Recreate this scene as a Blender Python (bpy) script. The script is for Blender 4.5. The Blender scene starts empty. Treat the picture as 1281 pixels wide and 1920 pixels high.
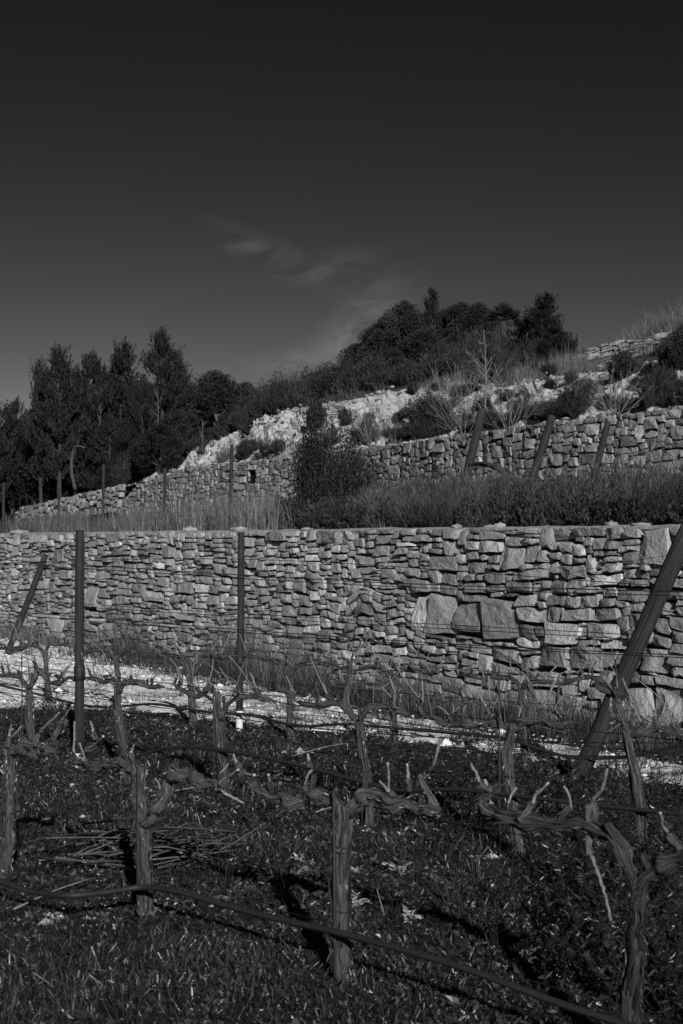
import bpy, math, random
import numpy as np
from mathutils import Vector
from mathutils.bvhtree import BVHTree

# ------------------------------------------------------------------ camera, sky, sun, exposure
SC = bpy.context.scene
F = 50 / 36 * 1920            # focal length in photo pixels
CAMZ, HOR = 1.65, 1016.0      # eye height, horizon row of the photograph
cd = bpy.data.cameras.new('camera')
cam = bpy.data.objects.new('camera', cd)
SC.collection.objects.link(cam)
cam.location = (0, 0, CAMZ)
cam.rotation_euler = (math.radians(90), 0, 0)
cd.sensor_fit = 'VERTICAL'
cd.sensor_height = 36
cd.sensor_width = 24
cd.lens = 50
cd.shift_y = (HOR - 960) / 1920
cd.clip_end = 3000
cd.dof.use_dof = True
cd.dof.focus_distance = 13.5
cd.dof.aperture_fstop = 7.1
SC.camera = cam

SUN_EL, SUN_AZ = math.radians(23), math.radians(168)   # azimuth clockwise from +Y
sdir = Vector((math.sin(SUN_AZ) * math.cos(SUN_EL), math.cos(SUN_AZ) * math.cos(SUN_EL), math.sin(SUN_EL)))
W = bpy.data.worlds.new('World')
SC.world = W
W.use_nodes = True
nt = W.node_tree
nt.nodes.clear()


def wn(t, **k):
    n = nt.nodes.new(t)
    for a, b in k.items():
        setattr(n, a, b)
    return n


def wmath(op, a, b=None, c=None):
    n = wn('ShaderNodeMath', operation=op)
    for i, v in enumerate((a, b, c)):
        if v is None:
            continue
        if isinstance(v, (int, float)):
            n.inputs[i].default_value = v
        else:
            nt.links.new(v, n.inputs[i])
    return n.outputs[0]


sky = wn('ShaderNodeTexSky', sky_type='NISHITA')
sky.sun_disc = False
sky.sun_elevation = SUN_EL
sky.sun_rotation = SUN_AZ
sky.air_density = 1.0
sky.dust_density = 0.0
sky.ozone_density = 1.0
sep = wn('ShaderNodeSeparateColor')
nt.links.new(sky.outputs[0], sep.inputs[0])
red = sep.outputs[0]                                   # red-filtered black and white film
red = wmath('POWER', wmath('MULTIPLY', red, 0.181), 2.15)
# thin cirrus: stretched noise over the whole sky, kept where a broad noise lets it through
tc = wn('ShaderNodeTexCoord')
mp = wn('ShaderNodeMapping')
mp.inputs['Rotation'].default_value = (0, -0.45, 0)
mp.inputs['Scale'].default_value = (6, 6, 15)
nt.links.new(tc.outputs['Generated'], mp.inputs[0])
n1 = wn('ShaderNodeTexNoise')
n1.inputs['Scale'].default_value = 3.0
n1.inputs['Detail'].default_value = 8
n1.inputs['Roughness'].default_value = 0.62
n1.inputs['Distortion'].default_value = 1.2
nt.links.new(mp.outputs[0], n1.inputs[0])
streak = wmath('MAXIMUM', wmath('SUBTRACT', n1.outputs[0], 0.36), 0.0)
# two wisps of cirrus in the sky, each a soft patch round its own direction


def patch(px, py, rx, rz, ang):
    """soft elongated patch round a sky direction, tilted by ang"""
    v = Vector(((px - 640.5) / F, 1, (HOR - py) / F)).normalized()
    s = wn('ShaderNodeVectorMath', operation='SUBTRACT')
    nt.links.new(tc.outputs['Generated'], s.inputs[0])
    s.inputs[1].default_value = v
    q = []
    ca, sa = math.cos(math.radians(ang)), math.sin(math.radians(ang))
    for ax, r in (((ca, 0, sa), rx), ((-sa, 0, ca), rz), ((0, 1, 0), 0.3)):
        d = wn('ShaderNodeVectorMath', operation='DOT_PRODUCT')
        nt.links.new(s.outputs[0], d.inputs[0])
        d.inputs[1].default_value = ax
        k = wmath('MULTIPLY', d.outputs['Value'], 1 / r)
        q.append(wmath('MULTIPLY', k, k))
    l = wmath('SQRT', wmath('ADD', q[0], wmath('ADD', q[1], q[2])))
    return wmath('MAXIMUM', wmath('SUBTRACT', 1.0, l), 0.0)


pm = wmath('MULTIPLY', patch(512, 480, 0.06, 0.015, -24), 0.9)
for args, k in (((615, 500, 0.045, 0.014, 14), 0.55), ((690, 600, 0.055, 0.030, 40), 1.0), ((640, 640, 0.05, 0.022, 30), 0.7), ((545, 676, 0.055, 0.010, 8), 0.8)):
    pm = wmath('ADD', pm, wmath('MULTIPLY', patch(*args), k))
cirrus = wmath('MULTIPLY', wmath('MULTIPLY', streak, pm), 2.0)
val = wmath('ADD', red, cirrus)
bg = wn('ShaderNodeBackground')
bg.inputs['Strength'].default_value = 0.1
nt.links.new(val, bg.inputs['Color'])
wo = wn('ShaderNodeOutputWorld')
nt.links.new(bg.outputs[0], wo.inputs[0])

sl = bpy.data.lights.new('sun', 'SUN')
sl.energy = 4.0
sl.angle = math.radians(0.5)
sl.color = (1, 1, 1)                                   # black and white film: no colour cast
sun = bpy.data.objects.new('sun', sl)
SC.collection.objects.link(sun)
sun.rotation_euler = (-sdir).to_track_quat('-Z', 'Y').to_euler()
sun.location = sdir * 60

SC.view_settings.view_transform = 'Standard'
SC.view_settings.look = 'None'
SC.view_settings.exposure = 0.0
SC.view_settings.gamma = 1.0
SC.view_settings.use_curve_mapping = False
SC.cycles.max_bounces = 4
SC.cycles.diffuse_bounces = 2

# ------------------------------------------------------------------ helpers
RNG = np.random.default_rng(7)
ORG = {}          # world origin of each object, by name


def nrm(v):
    v = np.asarray(v, float)
    return v / np.maximum(np.linalg.norm(v, axis=-1, keepdims=True), 1e-9)


def P(px, py, d):
    return np.array([(px - 640.5) / F * d, d, CAMZ - (py - HOR) / F * d])


def proj(p):
    p = np.asarray(p)
    return 640.5 + p[..., 0] / p[..., 1] * F, HOR + (CAMZ - p[..., 2]) / p[..., 1] * F


def _h(i, j, k, seed):
    n = (i.astype(np.int64) * 374761393 + j.astype(np.int64) * 668265263 + k.astype(np.int64) * 2147483647 + seed * 974634) & 0xffffffff
    n = ((n ^ (n >> 13)) * 1274126177) & 0xffffffff
    return ((n ^ (n >> 16)) & 0xffff) / 65535.0


def vnoise(p, seed=0):
    p = np.asarray(p, float)
    i = np.floor(p).astype(np.int64)
    f = p - i
    f = f * f * (3 - 2 * f)
    r = 0
    for a in (0, 1):
        for b in (0, 1):
            for c in (0, 1):
                w = (f[..., 0] if a else 1 - f[..., 0]) * (f[..., 1] if b else 1 - f[..., 1]) * (f[..., 2] if c else 1 - f[..., 2])
                r = r + w * _h(i[..., 0] + a, i[..., 1] + b, i[..., 2] + c, seed)
    return r * 2 - 1


def fbm(p, oct=4, seed=0):
    p = np.asarray(p, float)
    r, a = 0, 1.0
    for o in range(oct):
        r = r + a * vnoise(p * 2 ** o + o * 17.3, seed + o)
        a *= 0.5
    return r / 1.9


def spline(pts, n):
    p = np.asarray(pts, float)
    if len(p) == 2:
        t = np.linspace(0, 1, n)[:, None]
        return p[0] * (1 - t) + p[1] * t
    q = np.vstack([2 * p[0] - p[1], p, 2 * p[-1] - p[-2]])
    seg = np.linalg.norm(np.diff(p, axis=0), axis=1)
    cum = np.concatenate([[0], np.cumsum(seg)])
    out = []
    for s in np.linspace(0, cum[-1], n):
        i = min(max(np.searchsorted(cum, s) - 1, 0), len(seg) - 1)
        t = (s - cum[i]) / max(seg[i], 1e-9)
        a, b, c, d = q[i], q[i + 1], q[i + 2], q[i + 3]
        out.append(0.5 * (2 * b + (c - a) * t + (2 * a - 5 * b + 4 * c - d) * t * t + (3 * b - a - 3 * c + d) * t ** 3))
    return np.array(out)


class MB:
    def __init__(self):
        self.v, self.q, self.t, self.tone, self.uv, self.qm, self.tm, self.n = [], [], [], [], [], [], [], 0

    def add(self, v, quads=None, tris=None, tone=1.0, uv=None, mat=0, tmat=None):
        v = np.asarray(v, float).reshape(-1, 3)
        self.v.append(v)
        self.tone.append(np.broadcast_to(np.asarray(tone, float), (len(v),)))
        self.uv.append(np.zeros((len(v), 2)) if uv is None else np.asarray(uv, float))
        if quads is not None and len(quads):
            q = np.asarray(quads, np.int64).reshape(-1, 4)
            self.q.append(q + self.n)
            self.qm.append(np.full(len(q), mat))
        if tris is not None and len(tris):
            t = np.asarray(tris, np.int64).reshape(-1, 3)
            self.t.append(t + self.n)
            self.tm.append(np.full(len(t), mat if tmat is None else tmat))
        self.n += len(v)

    def mesh(self, name, mats, origin=(0, 0, 0), smooth=False):
        v = np.vstack(self.v) - np.asarray(origin, float)
        q = np.vstack(self.q) if self.q else np.zeros((0, 4), np.int64)
        t = np.vstack(self.t) if self.t else np.zeros((0, 3), np.int64)
        me = bpy.data.meshes.new(name)
        me.vertices.add(len(v))
        me.vertices.foreach_set('co', v.astype(np.float32).ravel())
        li = np.concatenate([q.ravel(), t.ravel()]).astype(np.int32)
        me.loops.add(len(li))
        me.loops.foreach_set('vertex_index', li)
        me.polygons.add(len(q) + len(t))
        me.polygons.foreach_set('loop_start', np.concatenate([np.arange(len(q)) * 4, len(q) * 4 + np.arange(len(t)) * 3]).astype(np.int32))
        mi = np.concatenate([np.concatenate(self.qm) if self.qm else np.zeros(0), np.concatenate(self.tm) if self.tm else np.zeros(0)]).astype(np.int32)
        if mi.any():
            me.polygons.foreach_set('material_index', mi)
        me.polygons.foreach_set('use_smooth', np.full(len(mi), smooth))
        at = me.attributes.new('tone', 'FLOAT', 'POINT')
        at.data.foreach_set('value', np.concatenate(self.tone).astype(np.float32))
        uv = np.vstack(self.uv)
        if uv.any():
            ul = me.uv_layers.new(name='UVMap')
            ul.data.foreach_set('uv', uv[li].astype(np.float32).ravel())
        for m in (mats if isinstance(mats, (list, tuple)) else [mats]):
            me.materials.append(m)
        me.update(calc_edges=True)
        return me

    def build(self, name, mats, parent=None, origin=None, smooth=False):
        if origin is None:
            v = np.vstack(self.v)
            origin = np.array([*(v.min(0) + v.max(0))[:2] / 2, v[:, 2].min()]) if parent is None else (v.min(0) + v.max(0)) / 2
        return link(self.mesh(name, mats, origin, smooth), name, parent, origin)


def link(me, name, parent=None, origin=(0, 0, 0)):
    o = bpy.data.objects.new(name, me)
    SC.collection.objects.link(o)
    origin = np.asarray(origin, float)
    ORG[o.name] = origin
    if parent is not None:
        o.parent = parent
        o.location = origin - ORG[parent.name]
    else:
        o.location = origin
    return o


def tag(o, label=None, cat=None, group=None, kind=None):
    for k, v in (('label', label), ('category', cat), ('group', group), ('kind', kind)):
        if v:
            o[k] = v
    return o


def thing(name, loc, label, cat, group=None):
    return tag(link(None, name, None, loc), label, cat, group)


def tube(path, rad, k=8, rough=0.0, seed=0, uvs=1.0, capmat=None, flat=1.0):
    """swept, tapering tube -> kwargs for MB.add"""
    p = np.asarray(path, float)
    n = len(p)
    r = np.broadcast_to(np.asarray(rad, float), (n,))
    tg = nrm(np.gradient(p, axis=0))
    ref = np.array([0.0, 0, 1]) if abs(tg[0, 2]) < 0.8 else np.array([1.0, 0, 0])
    a = nrm(np.cross(tg[0], ref))
    A = []
    for i in range(n):
        a = nrm(a - tg[i] * np.dot(a, tg[i]))
        A.append(a)
    A = np.array(A)
    B = np.cross(tg, A)
    th = np.linspace(0, 2 * np.pi, k + 1)
    L = np.concatenate([[0], np.cumsum(np.linalg.norm(np.diff(p, axis=0), axis=1))])
    rr = r[:, None] * np.ones((1, k + 1))
    if rough:
        c = np.stack([np.cos(th)[None] * 1.8 + 0 * L[:, None], np.sin(th)[None] * 1.8 + 0 * L[:, None], (L / max(r.mean(), 1e-4) * 0.16)[:, None] + 0 * th[None]], -1)
        rr = rr * (1 + rough * fbm(c * 1.5 + seed * 7.7, 3, seed))
    v = p[:, None] + rr[..., None] * (np.cos(th)[None, :, None] * A[:, None] + flat * np.sin(th)[None, :, None] * B[:, None])
    uv = np.stack([np.broadcast_to(th[None] / (2 * np.pi), (n, k + 1)), np.broadcast_to((L * uvs)[:, None], (n, k + 1))], -1)
    i, j = np.meshgrid(np.arange(n - 1), np.arange(k), indexing='ij')
    b = i * (k + 1) + j
    quads = np.stack([b, b + 1, b + k + 2, b + k + 1], -1).reshape(-1, 4)
    vv = np.vstack([v.reshape(-1, 3), p[:1], p[-1:]])
    m = n * (k + 1)
    jj = np.arange(k)
    tris = np.vstack([np.stack([np.full(k, m), jj + 1, jj], -1), np.stack([np.full(k, m + 1), (n - 1) * (k + 1) + jj, (n - 1) * (k + 1) + jj + 1], -1)])
    uu = np.vstack([uv.reshape(-1, 2), [[0.5, 0], [0.5, L[-1] * uvs]]])
    return dict(v=vv, quads=quads, tris=tris, uv=uu, tmat=capmat)


def cards(p, d, L, Wd, rng, fold=0.25):
    """leaf-shaped faces: base p, direction d"""
    n = len(p)
    d = nrm(d)
    s = nrm(np.cross(d, rng.normal(size=(n, 3))))
    u = np.cross(s, d)
    L = np.broadcast_to(L, (n,))[:, None]
    Wd = np.broadcast_to(Wd, (n,))[:, None]
    m = p + d * L * 0.48 + u * Wd * fold
    v = np.stack([p, m + s * Wd / 2, p + d * L, m - s * Wd / 2], 1).reshape(-1, 3)
    b = np.arange(n)[:, None] * 4
    return v, np.vstack([b + [0, 1, 2], b + [0, 2, 3]])


def add_cards(mb, p, d, L, Wd, rng, tone=1.0, fold=0.25, mat=0):
    v, t = cards(p, d, L, Wd, rng, fold)
    tone = np.repeat(np.broadcast_to(np.asarray(tone, float), (len(p),)), 4)
    mb.add(v, tris=t, tone=tone, mat=mat)


def add_blades(mb, p, lean, h, w, rng, tone=1.0, droop=0.5):
    """grass blades: base p, horizontal lean vector (share of height)"""
    n = len(p)
    h = np.broadcast_to(h, (n,))[:, None]
    w = np.broadcast_to(w, (n,))[:, None]
    th = rng.uniform(0, 2 * np.pi, n)
    s = np.stack([np.cos(th), np.sin(th), 0 * th], 1)
    l3 = np.concatenate([lean, np.zeros((n, 1))], 1)
    m = p + np.array([0, 0, 0.55]) * h + l3 * h * 0.35
    tip = p + np.array([0, 0, 1.0]) * h * (1 - droop * 0.5 * np.minimum(np.linalg.norm(lean, axis=1), 1.2))[:, None] + l3 * h
    v = np.stack([p - s * w / 2, p + s * w / 2, m + s * w * 0.4, m - s * w * 0.4, tip], 1).reshape(-1, 3)
    b = np.arange(n)[:, None] * 5
    mb.add(v, quads=b + [0, 1, 2, 3], tris=b + [3, 2, 4], tone=np.repeat(np.broadcast_to(np.asarray(tone, float), (n,)), 5))


# ------------------------------------------------------------------ materials (all neutral greys: a black and white photograph)
def mat(name, base, var=0.3, scale=6.0, rough=0.85, bump=0.0, bdist=0.01, bscale=40.0, stretch=None, uv=False, spots=None, spec=0.2, metal=0.0, transl=0.0, scale2=None):
    m = bpy.data.materials.new(name)
    m.use_nodes = True
    t = m.node_tree
    bs = t.nodes['Principled BSDF']
    bs.inputs['Roughness'].default_value = rough
    bs.inputs['Specular IOR Level'].default_value = spec
    bs.inputs['Metallic'].default_value = metal

    def nd(ty, **k):
        n = t.nodes.new(ty)
        for a, b in k.items():
            setattr(n, a, b)
        return n

    def mth(op, a, b=0.0, clamp=False):
        n = nd('ShaderNodeMath', operation=op, use_clamp=clamp)
        for i, v in enumerate((a, b)):
            if isinstance(v, (int, float)):
                n.inputs[i].default_value = v
            else:
                t.links.new(v, n.inputs[i])
        return n.outputs[0]

    if uv:
        co = nd('ShaderNodeUVMap').outputs[0]
    else:
        co = nd('ShaderNodeNewGeometry').outputs['Position']
    if stretch:
        mp = nd('ShaderNodeMapping')
        mp.inputs['Scale'].default_value = stretch
        t.links.new(co, mp.inputs[0])
        co = mp.outputs[0]

    def noise(s, det=5, ro=0.6, dist=0.0):
        n = nd('ShaderNodeTexNoise')
        n.inputs['Scale'].default_value = s
        n.inputs['Detail'].default_value = det
        n.inputs['Roughness'].default_value = ro
        n.inputs['Distortion'].default_value = dist
        t.links.new(co, n.inputs[0])
        return n.outputs[0]
    at = nd('ShaderNodeAttribute', attribute_name='tone')
    n0 = noise(scale)
    f = mth('MULTIPLY_ADD', n0, 2 * var * 1.6)
    f.node.inputs[2].default_value = 1 - var * 1.6
    c = mth('MULTIPLY', mth('MULTIPLY', f, at.outputs['Fac']), base)
    if scale2:
        f2 = mth('MULTIPLY_ADD', noise(scale2, 8, 0.7), 1.0)
        f2.node.inputs[2].default_value = 0.5
        c = mth('MULTIPLY', c, f2)
    if spots:                                # (scale, threshold, softness, factor) lichen, stains
        for sc_, th_, so_, fa_ in spots:
            s = mth('MULTIPLY', mth('SUBTRACT', noise(sc_, 6, 0.65, 0.6), th_), 1 / so_, True)
            g = mth('MULTIPLY_ADD', s, fa_ - 1)
            g.node.inputs[2].default_value = 1.0
            c = mth('MULTIPLY', c, g)
    c = mth('MAXIMUM', c, 0.004)
    t.links.new(c, bs.inputs['Base Color'])
    if bump:
        b = nd('ShaderNodeBump')
        b.inputs['Strength'].default_value = bump
        b.inputs['Distance'].default_value = bdist
        t.links.new(mth('ADD', noise(bscale, 8, 0.65), mth('MULTIPLY', noise(bscale * 0.25, 4, 0.5), 1.5)), b.inputs['Height'])
        t.links.new(b.outputs[0], bs.inputs['Normal'])
    if transl:
        tr = nd('ShaderNodeBsdfTranslucent')
        t.links.new(c, tr.inputs[0])
        mx = nd('ShaderNodeMixShader')
        mx.inputs[0].default_value = transl
        t.links.new(bs.outputs[0], mx.inputs[1])
        t.links.new(tr.outputs[0], mx.inputs[2])
        t.links.new(mx.outputs[0], t.nodes['Material Output'].inputs[0])
    return m


M = {
    'stone': mat('limestone_block', 0.33, 0.30, 7, 0.9, 1.0, 0.016, 34, spots=[(3.5, 0.52, 0.12, 0.72), (11, 0.62, 0.05, 1.35)], scale2=30),
    'stone2': mat('weathered_block', 0.29, 0.3, 5, 0.9, 0.9, 0.02, 26, spots=[(2.2, 0.5, 0.15, 0.65), (7, 0.62, 0.06, 1.4)], scale2=20),
    'core': mat('wall_core_rubble', 0.06, 0.4, 14, 0.95, 1.0, 0.03, 30),
    'coping': mat('mortar_coping', 0.36, 0.2, 9, 0.95, 0.8, 0.015, 45, scale2=30),
    'chalk': mat('white_limestone_rock', 0.50, 0.3, 1.3, 0.95, 1.0, 0.16, 5, spots=[(0.9, 0.56, 0.10, 0.30), (3.0, 0.57, 0.06, 0.40), (9.0, 0.58, 0.05, 0.5)], scale2=6),
    'gravel': mat('white_gravel', 0.86, 0.15, 5, 0.95, 0.7, 0.03, 45, spots=[(1.3, 0.54, 0.12, 0.45), (6, 0.58, 0.08, 0.5)], scale2=24),
    'chip': mat('limestone_chip', 0.82, 0.2, 20, 0.95, 0.4, 0.01, 60),
    'soil': mat('weedy_soil', 0.026, 0.5, 3, 0.95, 1.0, 0.05, 18, spots=[(2.5, 0.6, 0.08, 1.8)], scale2=14),
    'scrub': mat('scrub_soil', 0.08, 0.5, 0.8, 0.95, 1.0, 0.1, 8, spots=[(1.2, 0.58, 0.1, 2.6)], scale2=6),
    'bark': mat('shaggy_vine_bark', 0.15, 0.60, 3.0, 0.92, 1.0, 0.035, 3.2, stretch=(9, 2.0, 1), uv=True, spots=[(0.8, 0.5, 0.15, 0.55), (3.5, 0.50, 0.06, 0.35), (4.5, 0.58, 0.05, 2.2)]),
    'cane': mat('pruned_cane', 0.21, 0.5, 60, 0.75, 0.3, 0.003, 90),
    'cut': mat('fresh_pruning_cut', 0.75, 0.08, 30, 0.8),
    'post': mat('weathered_post_wood', 0.046, 0.60, 3.0, 0.85, 0.9, 0.010, 5, stretch=(9, 0.7, 1), uv=True, spots=[(1.0, 0.52, 0.12, 0.5), (4.0, 0.55, 0.04, 0.35), (5.0, 0.60, 0.05, 1.8)]),
    'paint': mat('white_painted_foot', 0.72, 0.12, 20, 0.8, 0.4, 0.004, 60, spots=[(18, 0.6, 0.06, 0.5)]),
    'rubber': mat('black_rubber', 0.022, 0.25, 12, 0.62, 0.15, 0.002, 60, spec=0.4),
    'wire': mat('dull_wire', 0.025, 0.3, 20, 0.55, spec=0.4),
    'rust': mat('rusty_rod', 0.04, 0.3, 30, 0.8),
    'leaf': mat('weed_leaf', 0.034, 0.35, 2.0, 0.34, spec=0.5, transl=0.10),
    'grass': mat('short_grass', 0.029, 0.45, 1.2, 0.36, spec=0.5, transl=0.10),
    'straw': mat('dry_straw', 0.12, 0.3, 1.5, 0.8, transl=0.2),
    'pale': mat('bleached_thistle', 0.60, 0.15, 20, 0.8, transl=0.2),
    'needle': mat('pine_needle', 0.024, 0.35, 0.7, 0.6, spec=0.3, transl=0.12),
    'ever': mat('evergreen_leaf', 0.024, 0.4, 0.8, 0.6, spec=0.3, transl=0.12),
    'shrub': mat('scrub_leaf', 0.036, 0.4, 1.0, 0.65, spec=0.3, transl=0.15),
    'twig': mat('grey_twig', 0.11, 0.3, 10, 0.9),
    'deadwood': mat('bleached_deadwood', 0.19, 0.25, 6, 0.9, 0.5, 0.01, 30),
    'trunk': mat('tree_bark', 0.05, 0.4, 4, 0.95, 0.8, 0.03, 12),
}

# ------------------------------------------------------------------ the lie of the land
WD = np.array([-0.567, 0.824])           # wall 1 runs this way (to the left and away)
WN = np.array([0.824, 0.567])            # into the hill
P0 = np.array([2.6, 12.4])
H1 = 1.80
ROW = {1: 5.35, 2: 8.4, 3: 11.4}         # vine rows: x + y = c


def uv_of(x, y):
    q = np.stack([np.asarray(x) - P0[0], np.asarray(y) - P0[1]], -1)
    return q @ WD, q @ WN


def rowpt(px, py, row, off=0.0):
    a = (px - 640.5) / F
    d = (ROW[row] + off) / (1 + a)
    return P(px, py, d)


def rowz(px, z, row, off=0.0):
    a = (px - 640.5) / F
    d = (ROW[row] + off) / (1 + a)
    return np.array([a * d, d, z])


def field_z(x, y):
    c = np.stack([np.asarray(x, float), np.asarray(y, float), 0 * np.asarray(x, float)], -1)
    return 0.03 * fbm(c * 0.9, 3, 5) + 0.012 * fbm(c * 5, 2, 9)


def grid_sheet(name, V, m, kind='structure', smooth=True, tone=1.0):
    a, b = V.shape[:2]
    i, j = np.meshgrid(np.arange(a - 1), np.arange(b - 1), indexing='ij')
    k = i * b + j
    mb = MB()
    mb.add(V.reshape(-1, 3), quads=np.stack([k, k + b, k + b + 1, k + 1], -1), tone=tone)
    o = mb.build(name, m, None, (0, 0, 0), smooth)
    tag(o, kind=kind)
    return mb


# far ground to the horizon, then the vineyard soil in finer relief over it
s = np.linspace(-900, 900, 25)
X, Y = np.meshgrid(s, s, indexing='ij')
grid_sheet('ground', np.stack([X, Y, 0 * X - 0.12], -1), M['scrub'])
X, Y = np.meshgrid(np.linspace(-11, 9, 200), np.linspace(-3, 32, 330), indexing='ij')
U, V_ = uv_of(X, Y)
Z = np.where(V_ > 0.15, -0.1, field_z(X, Y))
grid_sheet('field', np.stack([X, Y, Z], -1), M['soil'])


def in_track(u, v):
    lo = np.interp(u, [-4, 0, 1.5, 2.5, 3.5, 4.2, 5, 8, 30], [-1.75, -1.95, -2.25, -2.7, -2.9, -3.4, -4.3, -4.7, -4.7])
    hi = np.interp(u, [-4, 0, 3, 5, 7, 9, 12, 30], [-1.0, -1.15, -1.0, -0.85, -0.6, -0.3, -0.1, -0.1])
    e = 0.3 * fbm(np.stack([u * 1.7, v * 1.7, 0 * u], -1), 3, 3)
    return np.minimum(v - lo + e, hi - v + e)


# white gravel track between rows and wall
uu = np.linspace(-6, 24, 420)
tt = np.linspace(0, 1, 60)
UU, TT = np.meshgrid(uu, tt, indexing='ij')
lo = np.interp(UU, [-4, 0, 1.5, 2.5, 3.5, 4.2, 5, 8, 30], [-1.75, -1.95, -2.25, -2.7, -2.9, -3.4, -4.3, -4.7, -4.7]) + 0.22 * fbm(np.stack([UU * 1.6, 0 * UU, 0 * UU], -1), 4, 31)
hi = np.interp(UU, [-4, 0, 3, 5, 7, 9, 12, 30], [-1.0, -1.15, -1.0, -0.85, -0.6, -0.3, -0.03, -0.03]) + 0.15 * fbm(np.stack([UU * 1.9, 0 * UU, 0 * UU + 9], -1), 4, 32)
VV = lo + (hi - lo) * TT
XX = P0[0] + UU * WD[0] + VV * WN[0]
YY = P0[1] + UU * WD[1] + VV * WN[1]
ZZ = field_z(XX, YY) + 0.002 + 0.03 * np.sin(np.pi * TT) ** 0.5 + 0.035 * fbm(np.stack([XX * 4, YY * 4, 0 * XX], -1), 3, 12)
grid_sheet('track', np.stack([XX, YY, ZZ], -1), M['gravel'], smooth=False)

# second wall in plan, from right to left; hillside profiles are hung on the same columns
W2P = np.array([(10.5, 14), (7.9, 18.5), (5.46, 22.75), (4.73, 23.8), (3.8, 25.4), (2.79, 27.6), (2.06, 29), (0.6, 32.6), (-1.2, 35.6), (-2.9, 38.5), (-5.14, 42.8), (-6.6, 46), (-9, 50.6), (-12, 56), (-17, 66), (-34, 95)], float)
N2 = np.array([0.87, 0.49])
TS = np.array([0.1, 0.6, 1.4, 2.0, 3.6, 5.5, 7.0, 8.0, 11, 15, 25, 60])
ZR = np.array([3.68, 3.70, 3.8, 3.95, 5.15, 5.7, 5.95, 6.7, 7.2, 7.6, 8.0, 7.5])
ZM = np.array([3.68, 3.72, 3.8, 3.95, 5.4, 6.3, 6.6, 6.9, 7.3, 7.7, 8.0, 7.5])
ZL = np.array([2.7, 2.75, 2.8, 2.85, 2.95, 3.1, 3.25, 3.4, 3.9, 4.6, 6.0, 8.0])
S2 = np.concatenate([[0], np.cumsum(np.linalg.norm(np.diff(W2P, axis=0), axis=1))])
D0 = W2P[:, 1]


def hill_cols(sv):
    x, d = np.interp(sv, S2, W2P[:, 0]), np.interp(sv, S2, W2P[:, 1])
    r = np.clip((35.0 - d) / 2.0, 0, 1)[:, None]
    k = np.interp(d, [0, 43, 46, 50.6, 56, 64, 95], [1, 1, 0.93, 0.66, 0.36, 0.1, 0])[:, None]
    z = ZL + ((ZM * (1 - r) + ZR * r) - ZL) * k
    return x, d, z


def hill_sheet(sv, tv, amp, freq, seed):
    x, d, z = hill_cols(sv)
    zz = np.array([np.interp(tv, TS, row) for row in z])
    X = x[:, None] + tv[None] * N2[0]
    Y = d[:, None] + tv[None] * N2[1]
    c = np.stack([X, Y, zz], -1)
    n = fbm(c * freq, 4, seed)
    return c, n, amp


sv = np.arange(0, S2[-1], 0.35)
c, n, _ = hill_sheet(sv, np.array([0.1, 0.4, 0.8, 1.2, 1.5]), 0, 1.2, 2)
c[..., 2] += 0.06 * n
c[:, 0, 2] -= 0.05
ledge = grid_sheet('ledge', c, M['scrub'])
svb = np.arange(0, S2[-1] - 25, 0.12)
tb = np.concatenate([[1.45], np.linspace(1.6, 4.4, 36), [4.55]])
c, n, _ = hill_sheet(svb, tb, 0, 0.9, 4)
ridg = 1 - np.abs(fbm(c * np.array([1.3, 1.3, 2.0]), 4, 41))
blk = fbm(np.floor(c * np.array([2.2, 2.2, 3.4]) + 0.7 * n[..., None]) * 3.1, 1, 8)
env = np.sin(np.clip((tb - 1.45) / 3.1, 0, 1) * np.pi) ** 0.6
dsp = (0.40 * n + 0.55 * (ridg - 0.75) + 0.26 * blk + 0.14 * fbm(c * 4.5, 2, 43)) * env[None]
c[..., 0] -= N2[0] * dsp * 0.7
c[..., 1] -= N2[1] * dsp * 0.7
c[..., 2] += dsp * 0.75
bank = grid_sheet('rock_bank', c, M['chalk'], smooth=False)
tu = np.concatenate([np.linspace(4.4, 15, 40), np.linspace(16, 60, 14)])
c, n, _ = hill_sheet(sv, tu, 0, 0.5, 6)
c[..., 2] += 0.14 * n
c[:, 0, 2] -= 0.12
slope = grid_sheet('hillside', c, M['scrub'])
# terrace between the two walls: strips from the back of wall 1 to the foot of wall 2
x2, d2, _z = hill_cols(sv)
A = np.stack([x2, d2], -1) + N2 * 0.12
tt_ = ((A - P0) @ WN - 0.30) / (N2 @ WN)
B = A - tt_[:, None] * N2
f_ = np.linspace(0, 1, 26)
TXY = A[:, None] * f_[None, :, None] + B[:, None] * (1 - f_)[None, :, None]
c = np.concatenate([TXY, (1.70 + (2.35 - 1.70) * f_[None] ** 1.2 + 0 * TXY[..., 0])[..., None]], -1)
c[..., 2] += 0.09 * fbm(c * 0.7, 3, 14) * np.sin(np.pi * np.clip(f_, 0.02, 1))[None]
terrace = grid_sheet('terrace', c, M['scrub'])


def bvh(*mbs):
    v, f, n = [], [], 0
    for m in mbs:
        vv = np.vstack(m.v)
        v.append(vv)
        f += [tuple(int(q) + n for q in r) for r in np.vstack(m.q)]
        n += len(vv)
    return BVHTree.FromPolygons([tuple(q) for q in np.vstack(v)], f)


LAND = bvh(ledge, bank, slope, terrace)
TERR = bvh(terrace)


def hit(px, py, tree=None):
    """the point of the upper land seen at a photo pixel"""
    r = (tree or LAND).ray_cast(Vector((0, 0, CAMZ)), Vector(((px - 640.5) / F, 1, (HOR - py) / F)).normalized(), 400)
    return np.array(r[0]) if r[0] is not None else None


def land_z(x, y, default=3.0, tree=None):
    r = (tree or LAND).ray_cast(Vector((x, y, 60)), Vector((0, 0, -1)), 100)
    return r[0].z if r[0] is not None else default


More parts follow.
